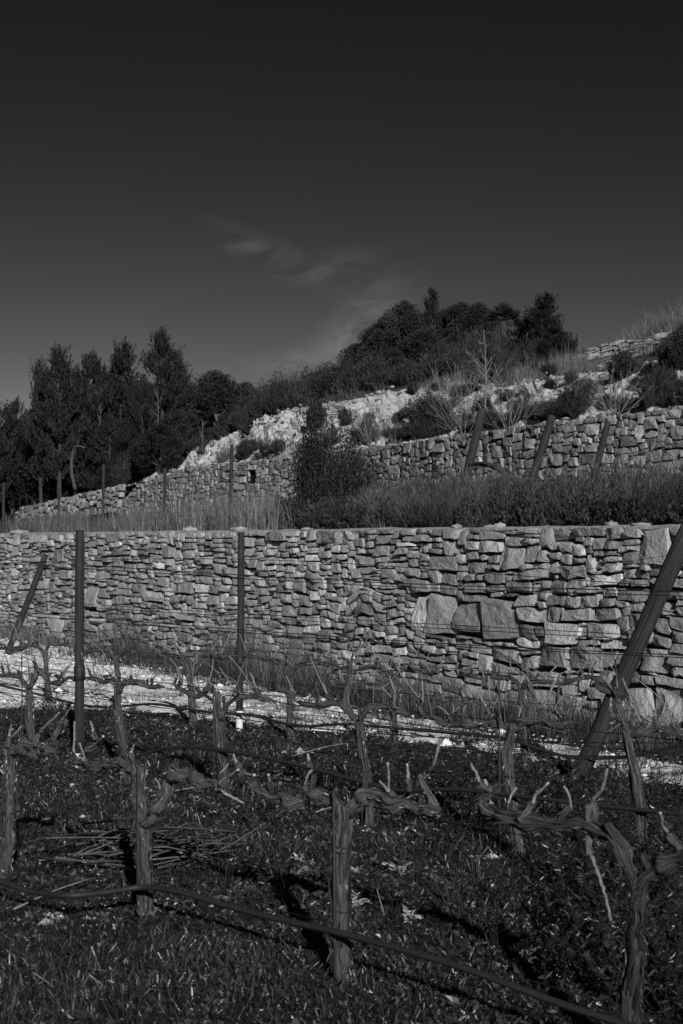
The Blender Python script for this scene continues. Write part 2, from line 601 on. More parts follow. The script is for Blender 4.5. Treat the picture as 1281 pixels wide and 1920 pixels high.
def at(px, d, tree=None):
    x = (px - 640.5) / F * d
    return np.array([x, d, land_z(x, d, tree=tree)])


# ------------------------------------------------------------------ dry stone walls
def pack(ncol, nrow, rng, pick, pre=(), holes=()):
    occ = np.zeros((nrow, ncol), bool)
    out = []
    for (c0, c1, r0, r1) in holes:
        occ[r0:r1, c0:c1] = True
    for (c0, c1, r0, r1) in pre:
        c0, r0, c1, r1 = max(c0, 0), max(r0, 0), min(c1, ncol), min(r1, nrow)
        for _ in range(2):
            if occ[r0:r1, c0].any():
                c0 += 1
            if occ[r0:r1, c1 - 1].any():
                c1 -= 1
            if occ[r0, c0:c1].any():
                r0 += 1
            if occ[r1 - 1, c0:c1].any():
                r1 -= 1
        if c1 - c0 < 2 or r1 - r0 < 2 or occ[r0:r1, c0:c1].any():
            continue
        occ[r0:r1, c0:c1] = True
        out.append((c0, c1, r0, r1))
    for r in range(nrow):
        c = 0
        while c < ncol:
            if occ[r, c]:
                c += 1
                continue
            run = 1
            while c + run < ncol and not occ[r, c + run] and run < 20:
                run += 1
            w, h = pick(c, r, rng)
            if run - w < 3:
                w = run if run <= w + 3 else w
            w = min(w, run)
            h = min(h, nrow - r)
            while h > 1 and occ[r:r + h, c:c + w].any():
                h -= 1
            if nrow - (r + h) == 1:
                h += 1 if not occ[r + h, c:c + w].any() else 0
            occ[r:r + h, c:c + w] = True
            out.append((c, c + w, r, r + h))
            c += w
    return out


def stone_geo(poly, thick, rng, relief=0.02, chips=2, inner=(0.70, 0.36)):
    """poly: outline (n,2) in the wall plane about its centre, anticlockwise -> local verts (s, z, depth)"""
    n = len(poly)
    ext = np.abs(poly).max(0)
    tilt = rng.normal(0, 0.09, 2) * relief / 0.02
    sc_ = (0.93, 1.0, 0.975) + tuple(inner)
    off = (0, -relief * 0.5, -relief * 0.04) + (0,) * len(inner)
    rings = [poly * k * (1 + rng.normal(0, 0.06 if k < 0.9 else 0.008, (n, 1))) for k in sc_]
    q = np.vstack(rings + [poly[:1] * 0.02])
    f = q @ tilt
    for _ in range(rng.integers(1, chips + 3)):
        a = rng.uniform(0, 2 * np.pi)
        e = abs(ext[0] * math.cos(a)) + abs(ext[1] * math.sin(a))
        cut = rng.uniform(0.2, 0.8) * (e * rng.uniform(0.0, 0.75) - (q[:, 0] * math.cos(a) + q[:, 1] * math.sin(a)))
        f = np.minimum(f, np.maximum(cut, -relief * 1.6) + f * 0.3)
    sd = rng.uniform(0, 900)
    f = f + relief * 0.6 * fbm(np.concatenate([q * 18 + sd, np.full((len(q), 1), sd)], 1), 2, 77)
    f = f + np.concatenate([np.repeat(off, n), [0]])
    f[:n] = -thick
    v = np.concatenate([q, f[:, None]], 1)
    m = len(rings)
    j = np.arange(n)
    k = (j + 1) % n
    quads = np.vstack([np.stack([i * n + j, i * n + k, (i + 1) * n + k, (i + 1) * n + j], 1) for i in range(m - 1)])
    tris = np.stack([(m - 1) * n + j, (m - 1) * n + k, np.full(n, m * n)], 1)
    return v, quads, tris


def outline(s0, s1, z0, z1, rng, gap, jit, taper, per=3):
    """rounded, uneven four-sided outline of one stone, anticlockwise"""
    w, h = s1 - s0, z1 - z0
    tl, tr, bl, br = [rng.uniform(0, taper) * h for _ in range(4)]
    xl, xr = rng.normal(0, 0.13, 2) * h
    C = np.array([[s0 + gap - xl, z0 + gap + bl], [s1 - gap - xr, z0 + gap + br], [s1 - gap + xr, z1 - gap - tr], [s0 + gap + xl, z1 - gap - tl]])
    pts = []
    for i in range(4):
        a, b = C[i], C[(i + 1) % 4]
        L = np.linalg.norm(b - a)
        c0, c1 = [min(0.42, rng.uniform(0.003, 0.024) / max(L, 1e-3)) for _ in range(2)]
        ts = [c0, *([0.35, 0.68] if L > 0.2 else [0.5]), 1 - c1]
        for t in ts:
            pts.append(a * (1 - t) + b * t + rng.normal(0, jit, 2) * (0.5 if t in (c0, 1 - c1) else 1))
    return np.array(pts)


def build_wall(name, loc, label, stones, facemap, material, rng, frame, limit=300, relief=0.02, gap=0.006, jit=0.005, taper=0.1, warp=None, thick=0.14, tonef=None, part='stone', protr=0.020):
    root = tag(thing(name, loc, label, 'wall'), kind='thing')
    recs = []
    for (s0, s1, z0, z1) in stones:
        poly = outline(s0, s1, z0, z1, rng, gap, jit, taper)
        big = (s1 - s0) * (z1 - z0) > 0.06
        if warp is not None:
            w_ = warp(poly)
            poly = w_ if not big else poly + (w_ - poly).mean(0) * 0.5 + ((w_ - poly) - (w_ - poly).mean(0)) * 0.25
        ctr = poly.mean(0)
        v, q, t = stone_geo(poly - ctr, thick, rng, relief * (1.4 if big else 1), 1 if big else 2, (0.8, 0.55, 0.28) if big else (0.70, 0.36))
        d = rng.normal(0, protr) if not big else 0.010
        wv = facemap(v[:, 0] + ctr[0], v[:, 1] + ctr[1], v[:, 2] + d)
        px, py = proj(wv)
        inside = ((px > -5) & (px < 1286) & (py > 0) & (py < 1925)).mean()
        area = (px.max() - px.min()) * (py.max() - py.min()) * (inside > 0.3)
        tone = rng.normal(1.12 if big else 1, 0.21) * (tonef(ctr) if tonef else 1)
        recs.append((area, wv, q, t, np.clip(tone, 0.5, 1.9)))
    recs.sort(key=lambda r: -r[0])
    rest = MB()
    for i, (ar, wv, q, t, tone) in enumerate(recs):
        if i < limit and ar > 0:
            mb = MB()
            mb.add(wv, q, t, tone)
            mb.build(part, material, root)
        else:
            rest.add(wv, q, t, tone)
    if rest.n:
        tag(rest.build('smaller_' + part + 's', material, root), kind='stuff')
    return root


# --- wall 1: long flat rubble, laid in wavering courses
rng = np.random.default_rng(11)
U0, U1 = -5.0, 19.5
CW, CH = 0.040, 0.031
NC, NR = int((U1 - U0) / CW), int((H1 - 0.03) / CH) + 3      # starts below ground
Z0 = H1 - 0.014 - NR * CH


def face1(s, z, dep):
    dep = dep + 0.05 * (H1 - z) - 0.02                        # battered
    x = P0[0] + s * WD[0] - dep * WN[0]
    y = P0[1] + s * WD[1] - dep * WN[1]
    return np.stack([x, y, z], -1)


def su(px, py):
    """wall-1 coordinates of a photo pixel"""
    a = (px - 640.5) / F
    u = (P0[0] - a * P0[1]) / (a * WD[1] - WD[0])
    d = P0[1] + u * WD[1]
    return u, CAMZ - (py - HOR) / F * d


def cellbox(x0, x1, y0, y1):
    ua, za = su(x1, y1)
    ub, _ = su(x0, y1)
    _, zb = su((x0 + x1) / 2, y0)
    _, za = su((x0 + x1) / 2, y1)
    return (round((ua - U0) / CW), round((ub - U0) / CW), round((za - Z0) / CH), round((zb - Z0) / CH))


SLABS = [(779, 806, 1112, 1190), (807, 857, 1110, 1192), (858, 911, 1124, 1196), (912, 976, 1112, 1204), (1196, 1252, 986, 1066),
         (1028, 1091, 1166, 1210), (1014, 1070, 1206, 1252), (1073, 1134, 1210, 1258), (1168, 1232, 1284, 1378), (1234, 1290, 1290, 1378),
         (1206, 1260, 1216, 1264), (1236, 1290, 1186, 1238), (1100, 1162, 1168, 1200), (932, 978, 1028, 1066), (982, 1008, 1022, 1056),
         (162, 186, 1094, 1142), (296, 320, 1076, 1097), (274, 306, 1107, 1131), (70, 92, 1036, 1060), (97, 118, 1030, 1052), (98, 122, 1150, 1200),
         (1095, 1160, 1080, 1104), (1060, 1115, 1140, 1168), (960, 1028, 1064, 1088), (948, 1000, 1086, 1112)]


def pick1(c, r, rng):
    u = U0 + c * CW
    z = Z0 + r * CH
    big = 1.0 + 0.35 * max(0, min(1, (2.8 - u) / 2)) * (1 if z < 0.95 else 0.3)
    far = np.interp(u, [-1, 3, 14], [0.95, 1.1, 1.75])
    h = rng.choice([1, 2, 3, 4, 5], p=[0.10, 0.34, 0.31, 0.18, 0.07])
    w = int(np.clip(round((1.5 + h * rng.uniform(0.4, 2.0)) * big * far), 3, 16))
    return w, max(1, int(round(h * big)))


stones = [(U0 + a * CW, U0 + b * CW, Z0 + c_ * CH, Z0 + d * CH) for a, b, c_, d in pack(NC, NR, rng, pick1, [cellbox(*q) for q in SLABS])]


def warp1(p):
    c = np.stack([p[:, 0] * 0.9, p[:, 1] * 1.6, 0 * p[:, 0]], -1)
    k = np.clip((H1 - p[:, 1]) / 0.25, 0, 1)
    til = np.exp(-((p[:, 0] - su(700, 1120)[0]) / 0.6) ** 2 - ((p[:, 1] - 0.85) / 0.3) ** 2)
    dz = (0.045 * vnoise(c, 1) + 0.022 * vnoise(c * 2.7, 2) + 0.16 * til * vnoise(c * np.array([2.4, 0.7, 1]), 5)) * k
    ds = 0.03 * vnoise(c * 1.7 + 40, 3) + 0.012 * vnoise(c * 4 + 9, 4)
    return p + np.stack([ds, dz], -1)


def tone1(ctr):
    n = fbm(np.array([[ctr[0] * 0.5, ctr[1] * 0.9, 3.0]]), 2, 21)[0]
    return 1.0 + 0.22 * n + (0.55 if _tr.random() < 0.09 else 0)


_tr = np.random.default_rng(3)
base1 = np.array([*(P0 + WD * 7), 0.0])
wall1 = build_wall('dry_stone_wall', base1, 'long grey dry stone retaining wall across the picture behind the vines', stones, face1, M['stone'], rng, None, relief=0.020, warp=warp1, tonef=tone1, gap=0.003, jit=0.006, taper=0.14, protr=0.019)
# core behind the stones and the mortar coping on top
mb = MB()
us = np.linspace(-6, 60, 240)


def strip(us, prof):
    V = np.array([[[P0[0] + u * WD[0] + v * WN[0], P0[1] + u * WD[1] + v * WN[1], z] for v, z in prof] for u in us])
    return V


prof = [(0.02, -0.3), (0.06, 0.6), (0.10, H1 - 0.06), (0.45, H1 - 0.06), (0.45, -0.3)]
V = strip(us, prof)
a, b = V.shape[:2]
i, j = np.meshgrid(np.arange(a - 1), np.arange(b - 1), indexing='ij')
k = i * b + j
mb.add(V.reshape(-1, 3), quads=np.stack([k, k + b, k + b + 1, k + 1], -1))
mb.build('rubble_core', M['core'], wall1)
us = np.arange(-6, 22, 0.05)
nz = fbm(np.stack([us * 4, 0 * us, 0 * us], -1), 3, 55)
nf = fbm(np.stack([us * 6, 0 * us + 5, 0 * us], -1), 3, 56)
V = np.stack([strip(us, [(v_, 0)])[:, 0] for v_ in (0.08, 0.06, 0.062, 0.09, 0.25, 0.44, 0.46)], 1)
zz = [H1 - 0.06, H1 - 0.03, H1 - 0.012, H1 - 0.002, H1 + 0.004, H1 - 0.004, H1 - 0.08]
for q in range(7):
    V[:, q, 2] = zz[q] + nz * (0.017 if 0 < q < 6 else 0) + 0.006 * fbm(np.stack([us * 9, 0 * us + q * 3, 0 * us], -1), 2, 57)
    if q < 4:
        V[:, q, :2] -= WN[None] * (nf * 0.012)[:, None]
mb = MB()
a, b = V.shape[:2]
i, j = np.meshgrid(np.arange(a - 1), np.arange(b - 1), indexing='ij')
k = i * b + j
mb.add(V.reshape(-1, 3), quads=np.stack([k, k + b, k + b + 1, k + 1], -1))
mb.build('coping', M['coping'], wall1)

# --- wall 2: squarer, tighter stones on the second terrace
rng = np.random.default_rng(21)
H2T, H2B = 3.80, 2.15
SA, SB = S2[1] - 1.0, np.interp(47.5, D0, S2)


def plan2(s):
    x, y = np.interp(s, S2, W2P[:, 0]), np.interp(s, S2, W2P[:, 1])
    e = 0.4
    dx = np.interp(s + e, S2, W2P[:, 0]) - np.interp(s - e, S2, W2P[:, 0])
    dy = np.interp(s + e, S2, W2P[:, 1]) - np.interp(s - e, S2, W2P[:, 1])
    l = np.hypot(dx, dy)
    return x, y, dy / l, -dx / l            # point, normal into the hill


def face2(s, z, dep):
    x, y, nx, ny = plan2(s)
    dep = dep + 0.06 * (H2T - z)
    return np.stack([x - dep * nx, y - dep * ny, z], -1)


CW2, CH2 = 0.045, 0.039
NC2, NR2 = int((SB - SA) / CW2), int((H2T - H2B) / CH2)


def s_at(px):
    g = np.linspace(SA, SB, 400)
    x, y, _, _ = plan2(g)
    return np.interp(-px, -(640.5 + x / y * F), g)


def top2(s):
    return np.interp(s, [s_at(330), s_at(290), s_at(250), SB - 0.3], [H2T, H2T - 0.12, H2T - 0.32, H2T - 0.95])


def pick2(c, r, rng):
    near = np.clip((26 - (SA + c * CW2)) / 20, 0, 1)
    h = rng.choice([2, 3, 4, 5, 6], p=[0.16, 0.27, 0.28, 0.19, 0.10])
    return int(np.clip(round(h * rng.uniform(0.9, 2.1) * np.interp(SA + c * CW2, [5, 35], [0.95, 1.7])), 3, 14)), int(h)


hc = int((s_at(472) - SA) / CW2)
hr = int((3.42 - H2B) / CH2)
st2 = [(SA + a * CW2, SA + b * CW2, H2T - (NR2 - c_) * CH2, H2T - (NR2 - d) * CH2) for a, b, c_, d in pack(NC2, NR2, rng, pick2, holes=[(hc - 5, hc + 5, hr - 7, hr + 3)])]
st2 = [q for q in st2 if q[3] < top2((q[0] + q[1]) / 2) + 0.03 or q[3] <= H2T - 1.0]


def warp2(p):
    c = np.stack([p[:, 0] * 1.3, p[:, 1] * 2.0, 0 * p[:, 0] + 50], -1)
    k = np.clip((H2T - p[:, 1]) / 0.25, 0.1, 1)
    return p + np.stack([0.05 * vnoise(c * 1.3, 8) + 0.02 * vnoise(c * 3.3, 6), (0.05 * vnoise(c, 9) + 0.025 * vnoise(c * 2.9, 7)) * k], -1)


x_, y_, _, _ = plan2((SA + SB) / 2)
wall2 = build_wall('terrace_wall', (x_, y_, 2.2), 'tightly fitted stone wall of the second terrace below the white rock bank', st2, face2, M['stone2'], rng, None, relief=0.017, gap=0.003, jit=0.010, taper=0.10, warp=warp2, thick=0.16, protr=0.008,
                   tonef=lambda c_: 1.0 + (0.5 if _tr.random() < 0.06 else 0))
mb = MB()
us = np.arange(SA, SB, 0.25)
x, y, nx, ny = plan2(us)
tz = top2(us) - 0.06
V = np.stack([np.stack([x + nx * q, y + ny * q, z_ + 0 * x], -1) for q, z_ in ((0.02, 1.6), (0.10, tz), (0.40, tz), (0.40, 1.6))], 1)
a, b = V.shape[:2]
i, j = np.meshgrid(np.arange(a - 1), np.arange(b - 1), indexing='ij')
k = i * b + j
mb.add(V.reshape(-1, 3), quads=np.stack([k, k + b, k + b + 1, k + 1], -1))
mb.build('rubble_core', M['core'], wall2)


# drain opening: shallow recess, the shade of a deep hole put into its tone
s0_, z0_ = SA + (hc - 5) * CW2, H2T - (NR2 - (hr - 7)) * CH2
sb, zb_, dp = 10 * CW2, 10 * CH2, 0.085
cs = np.array([[s0_, z0_], [s0_ + sb, z0_], [s0_ + sb, z0_ + zb_], [s0_, z0_ + zb_]])
fr = np.array([face2(np.array([a_]), np.array([b_]), np.array([-0.01]))[0] for a_, b_ in cs])
bk = np.array([face2(np.array([a_]), np.array([b_]), np.array([-dp]))[0] for a_, b_ in cs])
mb = MB()
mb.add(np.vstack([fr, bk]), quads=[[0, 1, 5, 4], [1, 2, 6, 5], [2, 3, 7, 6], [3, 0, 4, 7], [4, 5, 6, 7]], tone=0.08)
mb.build('drain_opening', M['core'], wall2)


# --- two lesser walls: broken dry wall high on the slope, low far wall below the pines
def small_wall(name, label, pts, tops, H, cw, ch, pick, seed, material, relief, jit, taper, protr, ragged=0.0):
    rng = np.random.default_rng(seed)
    pts = np.array(pts, float)
    S = np.concatenate([[0], np.cumsum(np.linalg.norm(np.diff(pts, axis=0), axis=1))])

    def pl(s):
        x, y = np.interp(s, S, pts[:, 0]), np.interp(s, S, pts[:, 1])
        dx = np.interp(s + .3, S, pts[:, 0]) - np.interp(s - .3, S, pts[:, 0])
        dy = np.interp(s + .3, S, pts[:, 1]) - np.interp(s - .3, S, pts[:, 1])
        l = np.hypot(dx, dy)
        return x, y, dy / l, -dx / l

    def topz(s):
        return np.interp(s, S, tops)

    def fm(s, z, dep):
        x, y, nx, ny = pl(s)
        dep = dep + 0.18 * (H - z)
        return np.stack([x - dep * nx, y - dep * ny, topz(s) - H + z], -1)
    nr = int(H / ch)
    st = [(a * cw, b * cw, c_ * ch, d * ch) for a, b, c_, d in pack(int(S[-1] / cw), nr, rng, pick)]
    if ragged:
        st = [q for q in st if q[3] < H * (1 - ragged * (0.5 + 0.5 * fbm(np.array([[q[0] * 1.2, 0, 7.7]]), 2, seed)[0])) + 0.05]
    x, y, _, _ = pl(S[-1] / 2)
    root = build_wall(name, (x, y, topz(S[-1] / 2) - H), label, st, fm, material, rng, None, relief=relief, gap=0.006, jit=jit, taper=taper, thick=0.16, protr=protr,
                      warp=lambda p: p + np.stack([0.03 * vnoise(np.stack([p[:, 0] * 2, p[:, 1] * 3, 0 * p[:, 0]], -1), seed), 0.05 * vnoise(np.stack([p[:, 0] * 1.2, p[:, 1] * 2, 0 * p[:, 0]], -1), seed + 1)], -1))
    us = np.arange(0, S[-1], 0.3)
    x, y, nx, ny = pl(us)
    tz = topz(us) - 0.12 - ragged * H * 0.6
    mb = MB()
    V = np.stack([np.stack([x - nx * (-q), y - ny * (-q), z_ + 0 * x], -1) for q, z_ in ((-0.02, topz(us) - H - 0.3), (0.10, tz), (0.5, tz))], 1)
    a, b = V.shape[:2]
    i, j = np.meshgrid(np.arange(a - 1), np.arange(b - 1), indexing='ij')
    k = i * b + j
    mb.add(V.reshape(-1, 3), quads=np.stack([k, k + b, k + b + 1, k + 1], -1))
    mb.build('rubble_core', M['core'], root)
    return root


def flatpick(c, r, rng):
    return int(rng.integers(3, 9)), int(rng.choice([1, 2, 3], p=[0.35, 0.45, 0.2]))


wall3 = small_wall('broken_dry_wall', 'low crumbling wall of flat pale stones high on the slope', [(11.5, 31.5), (8.55, 34.6), (7.0, 36.0), (5.95, 36.9)], [7.15, 7.02, 6.9, 6.7], 1.0, 0.065, 0.055, flatpick, 33, M['stone'], 0.03, 0.012, 0.25, 0.045, 0.25)
wall4 = small_wall('far_terrace_wall', 'low far stone wall sloping down beside the pine trees', [(-7.3, 47.4), (-9, 50.6), (-12, 56), (-17, 66)], [3.62, 3.48, 3.18, 2.95], 1.0, 0.075, 0.07, pick2, 34, M['stone2'], 0.03, 0.012, 0.2, 0.02)

def chips(name, label, p, size, m, rng, tone):
    """little angular stones"""
    ico = np.array([[0, 0, 1], [.9, 0, .2], [.25, .85, .3], [-.75, .5, .15], [-.7, -.55, .25], [.3, -.85, .2], [0, 0, -.6]])
    tri = np.array([[0, 1, 2], [0, 2, 3], [0, 3, 4], [0, 4, 5], [0, 5, 1], [6, 2, 1], [6, 3, 2], [6, 4, 3], [6, 5, 4], [6, 1, 5]])
    n = len(p)
    an = rng.uniform(0, 2 * np.pi, n)
    R = np.zeros((n, 3, 3))
    R[:, 0, 0] = np.cos(an); R[:, 0, 1] = -np.sin(an); R[:, 1, 0] = np.sin(an); R[:, 1, 1] = np.cos(an); R[:, 2, 2] = 1
    sh = ico[None] * rng.uniform(0.6, 1.2, (n, 7, 1)) * np.array([1, 0.75, 0.55])
    v = np.einsum('nij,nkj->nki', R, sh) * size[:, None, None] + p[:, None]
    mb = MB()
    mb.add(v.reshape(-1, 3), tris=(np.arange(n)[:, None, None] * 7 + tri[None]).reshape(-1, 3), tone=np.repeat(tone, 7))
    tag(mb.build(name, m, None, (0, 0, 0)), label, 'stones', kind='stuff')


rng = np.random.default_rng(51)
bv = np.vstack(bank.v)
k = rng.integers(0, len(bv), 5200)
q = bv[k] + rng.normal(0, 0.06, (len(k), 3))
sz = np.clip(rng.lognormal(-3.0, 0.6, len(k)), 0.02, 0.30)
chips('bank_rubble', 'broken white limestone lying on the rock bank', q, sz, M['chalk'], rng, np.clip(rng.normal(0.95, 0.25, len(k)), 0.3, 1.4))
# loose stones lying on the copings
rng = np.random.default_rng(5)


def loose(px, py, w, h, label, z):
    u, _ = su(px, 990)
    c = np.array([*(P0 + WD * u + WN * rng.uniform(0.1, 0.25)), z])
    d = c[1]
    ww, hh = w / F * d, h / F * d
    n, m = 10, 4
    th = np.linspace(0, 2 * np.pi, n, endpoint=False)
    rr = 1 + rng.normal(0, 0.12, n)
    v = []
    for k, (s_, z_) in enumerate(((0.9, 0), (1.0, 0.45), (0.8, 0.92), (0.4, 1.0))):
        v.append(np.stack([np.cos(th) * rr * s_ * ww / 2, np.sin(th) * rr * s_ * ww * 0.35, 0.7 * hh * (z_ + rng.normal(0, 0.06, n))], 1))
    v = np.vstack(v + [np.array([[0, 0, hh]])]) + c
    j = np.arange(n)
    k = (j + 1) % n
    q = np.vstack([np.stack([i * n + j, i * n + k, (i + 1) * n + k, (i + 1) * n + j], 1) for i in range(m - 1)])
    mb = MB()
    mb.add(v, q, np.stack([(m - 1) * n + j, (m - 1) * n + k, np.full(n, m * n)], 1), rng.uniform(0.9, 1.3))
    tag(mb.build('loose_stone', M['stone'], None, c), label, 'stone', 'loose stones on the wall top')


for px, w, h, lab in [(330, 34, 10, 'flat loose stone on the wall top, midway between the two upright posts'),
                      (432, 32, 9, 'flat loose stone on the wall top just beside the second upright post'),
                      (20, 34, 8, 'low loose stone on the wall top at the picture edge above the leaning post'),
                      (842, 20, 8, 'small loose stone on the wall top right of the tall dark shrub'),
                      (884, 22, 6, 'thin loose stone on the wall top, middle one of three'),
                      (917, 22, 10, 'chunky loose stone on the wall top, third after the shrub'),
                      (1127, 28, 10, 'rounded loose stone on the wall top by the big slab'),
                      (1180, 40, 6, 'long low loose stone on the wall top beside the big slab'),
                      (560, 26, 5, 'thin loose stone on the wall top below the tall dark shrub')]:
    loose(px, 990, w, h, lab, H1 - 0.004)

# ------------------------------------------------------------------ posts
def post(name, label, base, top, r, row=None, square=False, foot=None, straps=(), group=None, bury=0.12, k=14, bevel=True):
    base, top = np.asarray(base, float), np.asarray(top, float)
    root = thing(name, base, label, 'post', group)
    ax = nrm(top - base)
    L = np.linalg.norm(top - base)

    def seg(t0, t1, rad, n=10, sd=1, rough=0.05):
        t = np.linspace(t0, t1, n)[:, None]
        p = base + ax * t + 0.006 * fbm(np.concatenate([t * 2, 0 * t, 0 * t + base[0]], 1), 2, 5)[:, None] * np.array([1, 0.4, 0])
        rr = np.full(n, rad)
        if t1 >= L - 1e-6 and bevel:
            rr[-1] *= 0.86
        return tube(p, rr, 4 if square else k, rough, sd, 1.0)
    mb = MB()
    f = foot or 0.0
    mb.add(**seg(f if f else -bury, L, r, 16, int(base[1] * 7)))
    mb.build('shaft', M['post'], root, smooth=not square)
    if foot:
        mb = MB()
        mb.add(**seg(-bury, f, r * 1.015, 8, int(base[1] * 7)))
        mb.build('painted_foot', M['paint'], root, smooth=not square)
    for z, h in straps:
        mb = MB()
        mb.add(**seg(z - h / 2, z + h / 2, r * 1.18, 4, 3, 0.12))
        mb.build('strap', M['rubber'], root, smooth=not square)
    return root


def rp(px, py, row):
    return rowpt(px, py, row)


post('trellis_post', 'upright wooden post with white painted foot crossing the wall at the picture left', rowz(149, 0, 2), rowz(150.5, 1.735, 2), 0.034, foot=0.125, straps=((0.70, 0.10),), group='upright trellis posts')
post('trellis_post', 'thinner upright wooden post with long white foot in front of wall middle', rowz(449, 0, 3), rowz(452.5, 1.735, 3), 0.030, foot=0.20, straps=((0.62, 0.07), (0.205, 0.02)), group='upright trellis posts')
b_ = rowpt(1082, 1468, 3); b_[2] = 0
post('leaning_post', 'thick round wooden end post leaning outward at the picture right', b_, rowpt(1292, 988, 3), 0.060, straps=((0.72, 0.05),), group='leaning row end posts', k=18)
b_ = P(12, 1230, 20.5); b_[2] = 0
post('leaning_post', 'short leaning end post in front of the wall at the picture left', b_, P(86, 1041, 20.0), 0.046, straps=((0.62, 0.05),), group='leaning row end posts')
for px, d, x0, y0, y1, r, lab in [(0, 26, 868, 766, 905, 0.080, 'thick leaning post on the second terrace beside the bare sapling'),
                                  (0, 23.5, 988, 779, 925, 0.068, 'middle one of three leaning posts on the second terrace'),
                                  (0, 22.2, 1110, 789, 925, 0.050, 'slimmest leaning post on the second terrace, farthest to the right')]:
    t_ = {868: 905, 988: 1036, 1110: 1140}[x0]
    a_ = P(x0 - 8, y1, d)
    a_[2] = land_z(a_[0], a_[1], 2.0, TERR)
    post('leaning_post', lab, a_, P(t_, y0, d - 0.3), r, group='leaning row end posts')
for px, y0, d, r, lab in [(433, 833, 31, 0.042, 'tallest thin upright post on the second terrace near the drain hole'),
                          (308, 878, 36, 0.045, 'upright post on the second terrace before the curved wall end'),
                          (193, 870, 41, 0.04, 'thin upright post on the terrace just below the pale dead trunk'),
                          (110, 915, 42, 0.036, 'short thin upright post before the low far wall'),
                          (6, 905, 44, 0.045, 'upright post at the left picture edge under the pine wood')]:
    a_ = at(px, d, TERR)
    post('terrace_post', lab, a_, np.array([a_[0] + 0.02, a_[1], P(px, y0, d)[2]]), r, group='upright posts on the second terrace')

# ------------------------------------------------------------------ grapevines, trained along their rows
VR = np.random.default_rng(99)


def flakes(mb, p, rr, n, lmin, lmax, w):
    """peeling shreds of bark along a stem"""
    m = len(p)
    i = VR.integers(0, m - 1, n)
    tg = nrm(np.gradient(p, axis=0))[i]
    o = nrm(np.cross(tg, VR.normal(size=(n, 3))))
    b = p[i] + tg * VR.uniform(0, 0.01, (n, 1)) + o * rr[i][:, None] * VR.uniform(0.85, 1.12, (n, 1))
    sg = np.where(VR.random((n, 1)) < 0.5, -1, 1)
    v, t = cards(b, tg * sg + o * VR.uniform(0.02, 0.32, (n, 1)) + VR.normal(0, 0.1, (n, 3)), VR.uniform(lmin, lmax, n), w * VR.uniform(0.5, 1.4, n), VR)
    mb.add(v, tris=t, tone=np.repeat(VR.lognormal(0.15, 0.6, n), 4), uv=np.repeat(VR.uniform(0, 1, (n, 2)), 4, 0) + 0.01)


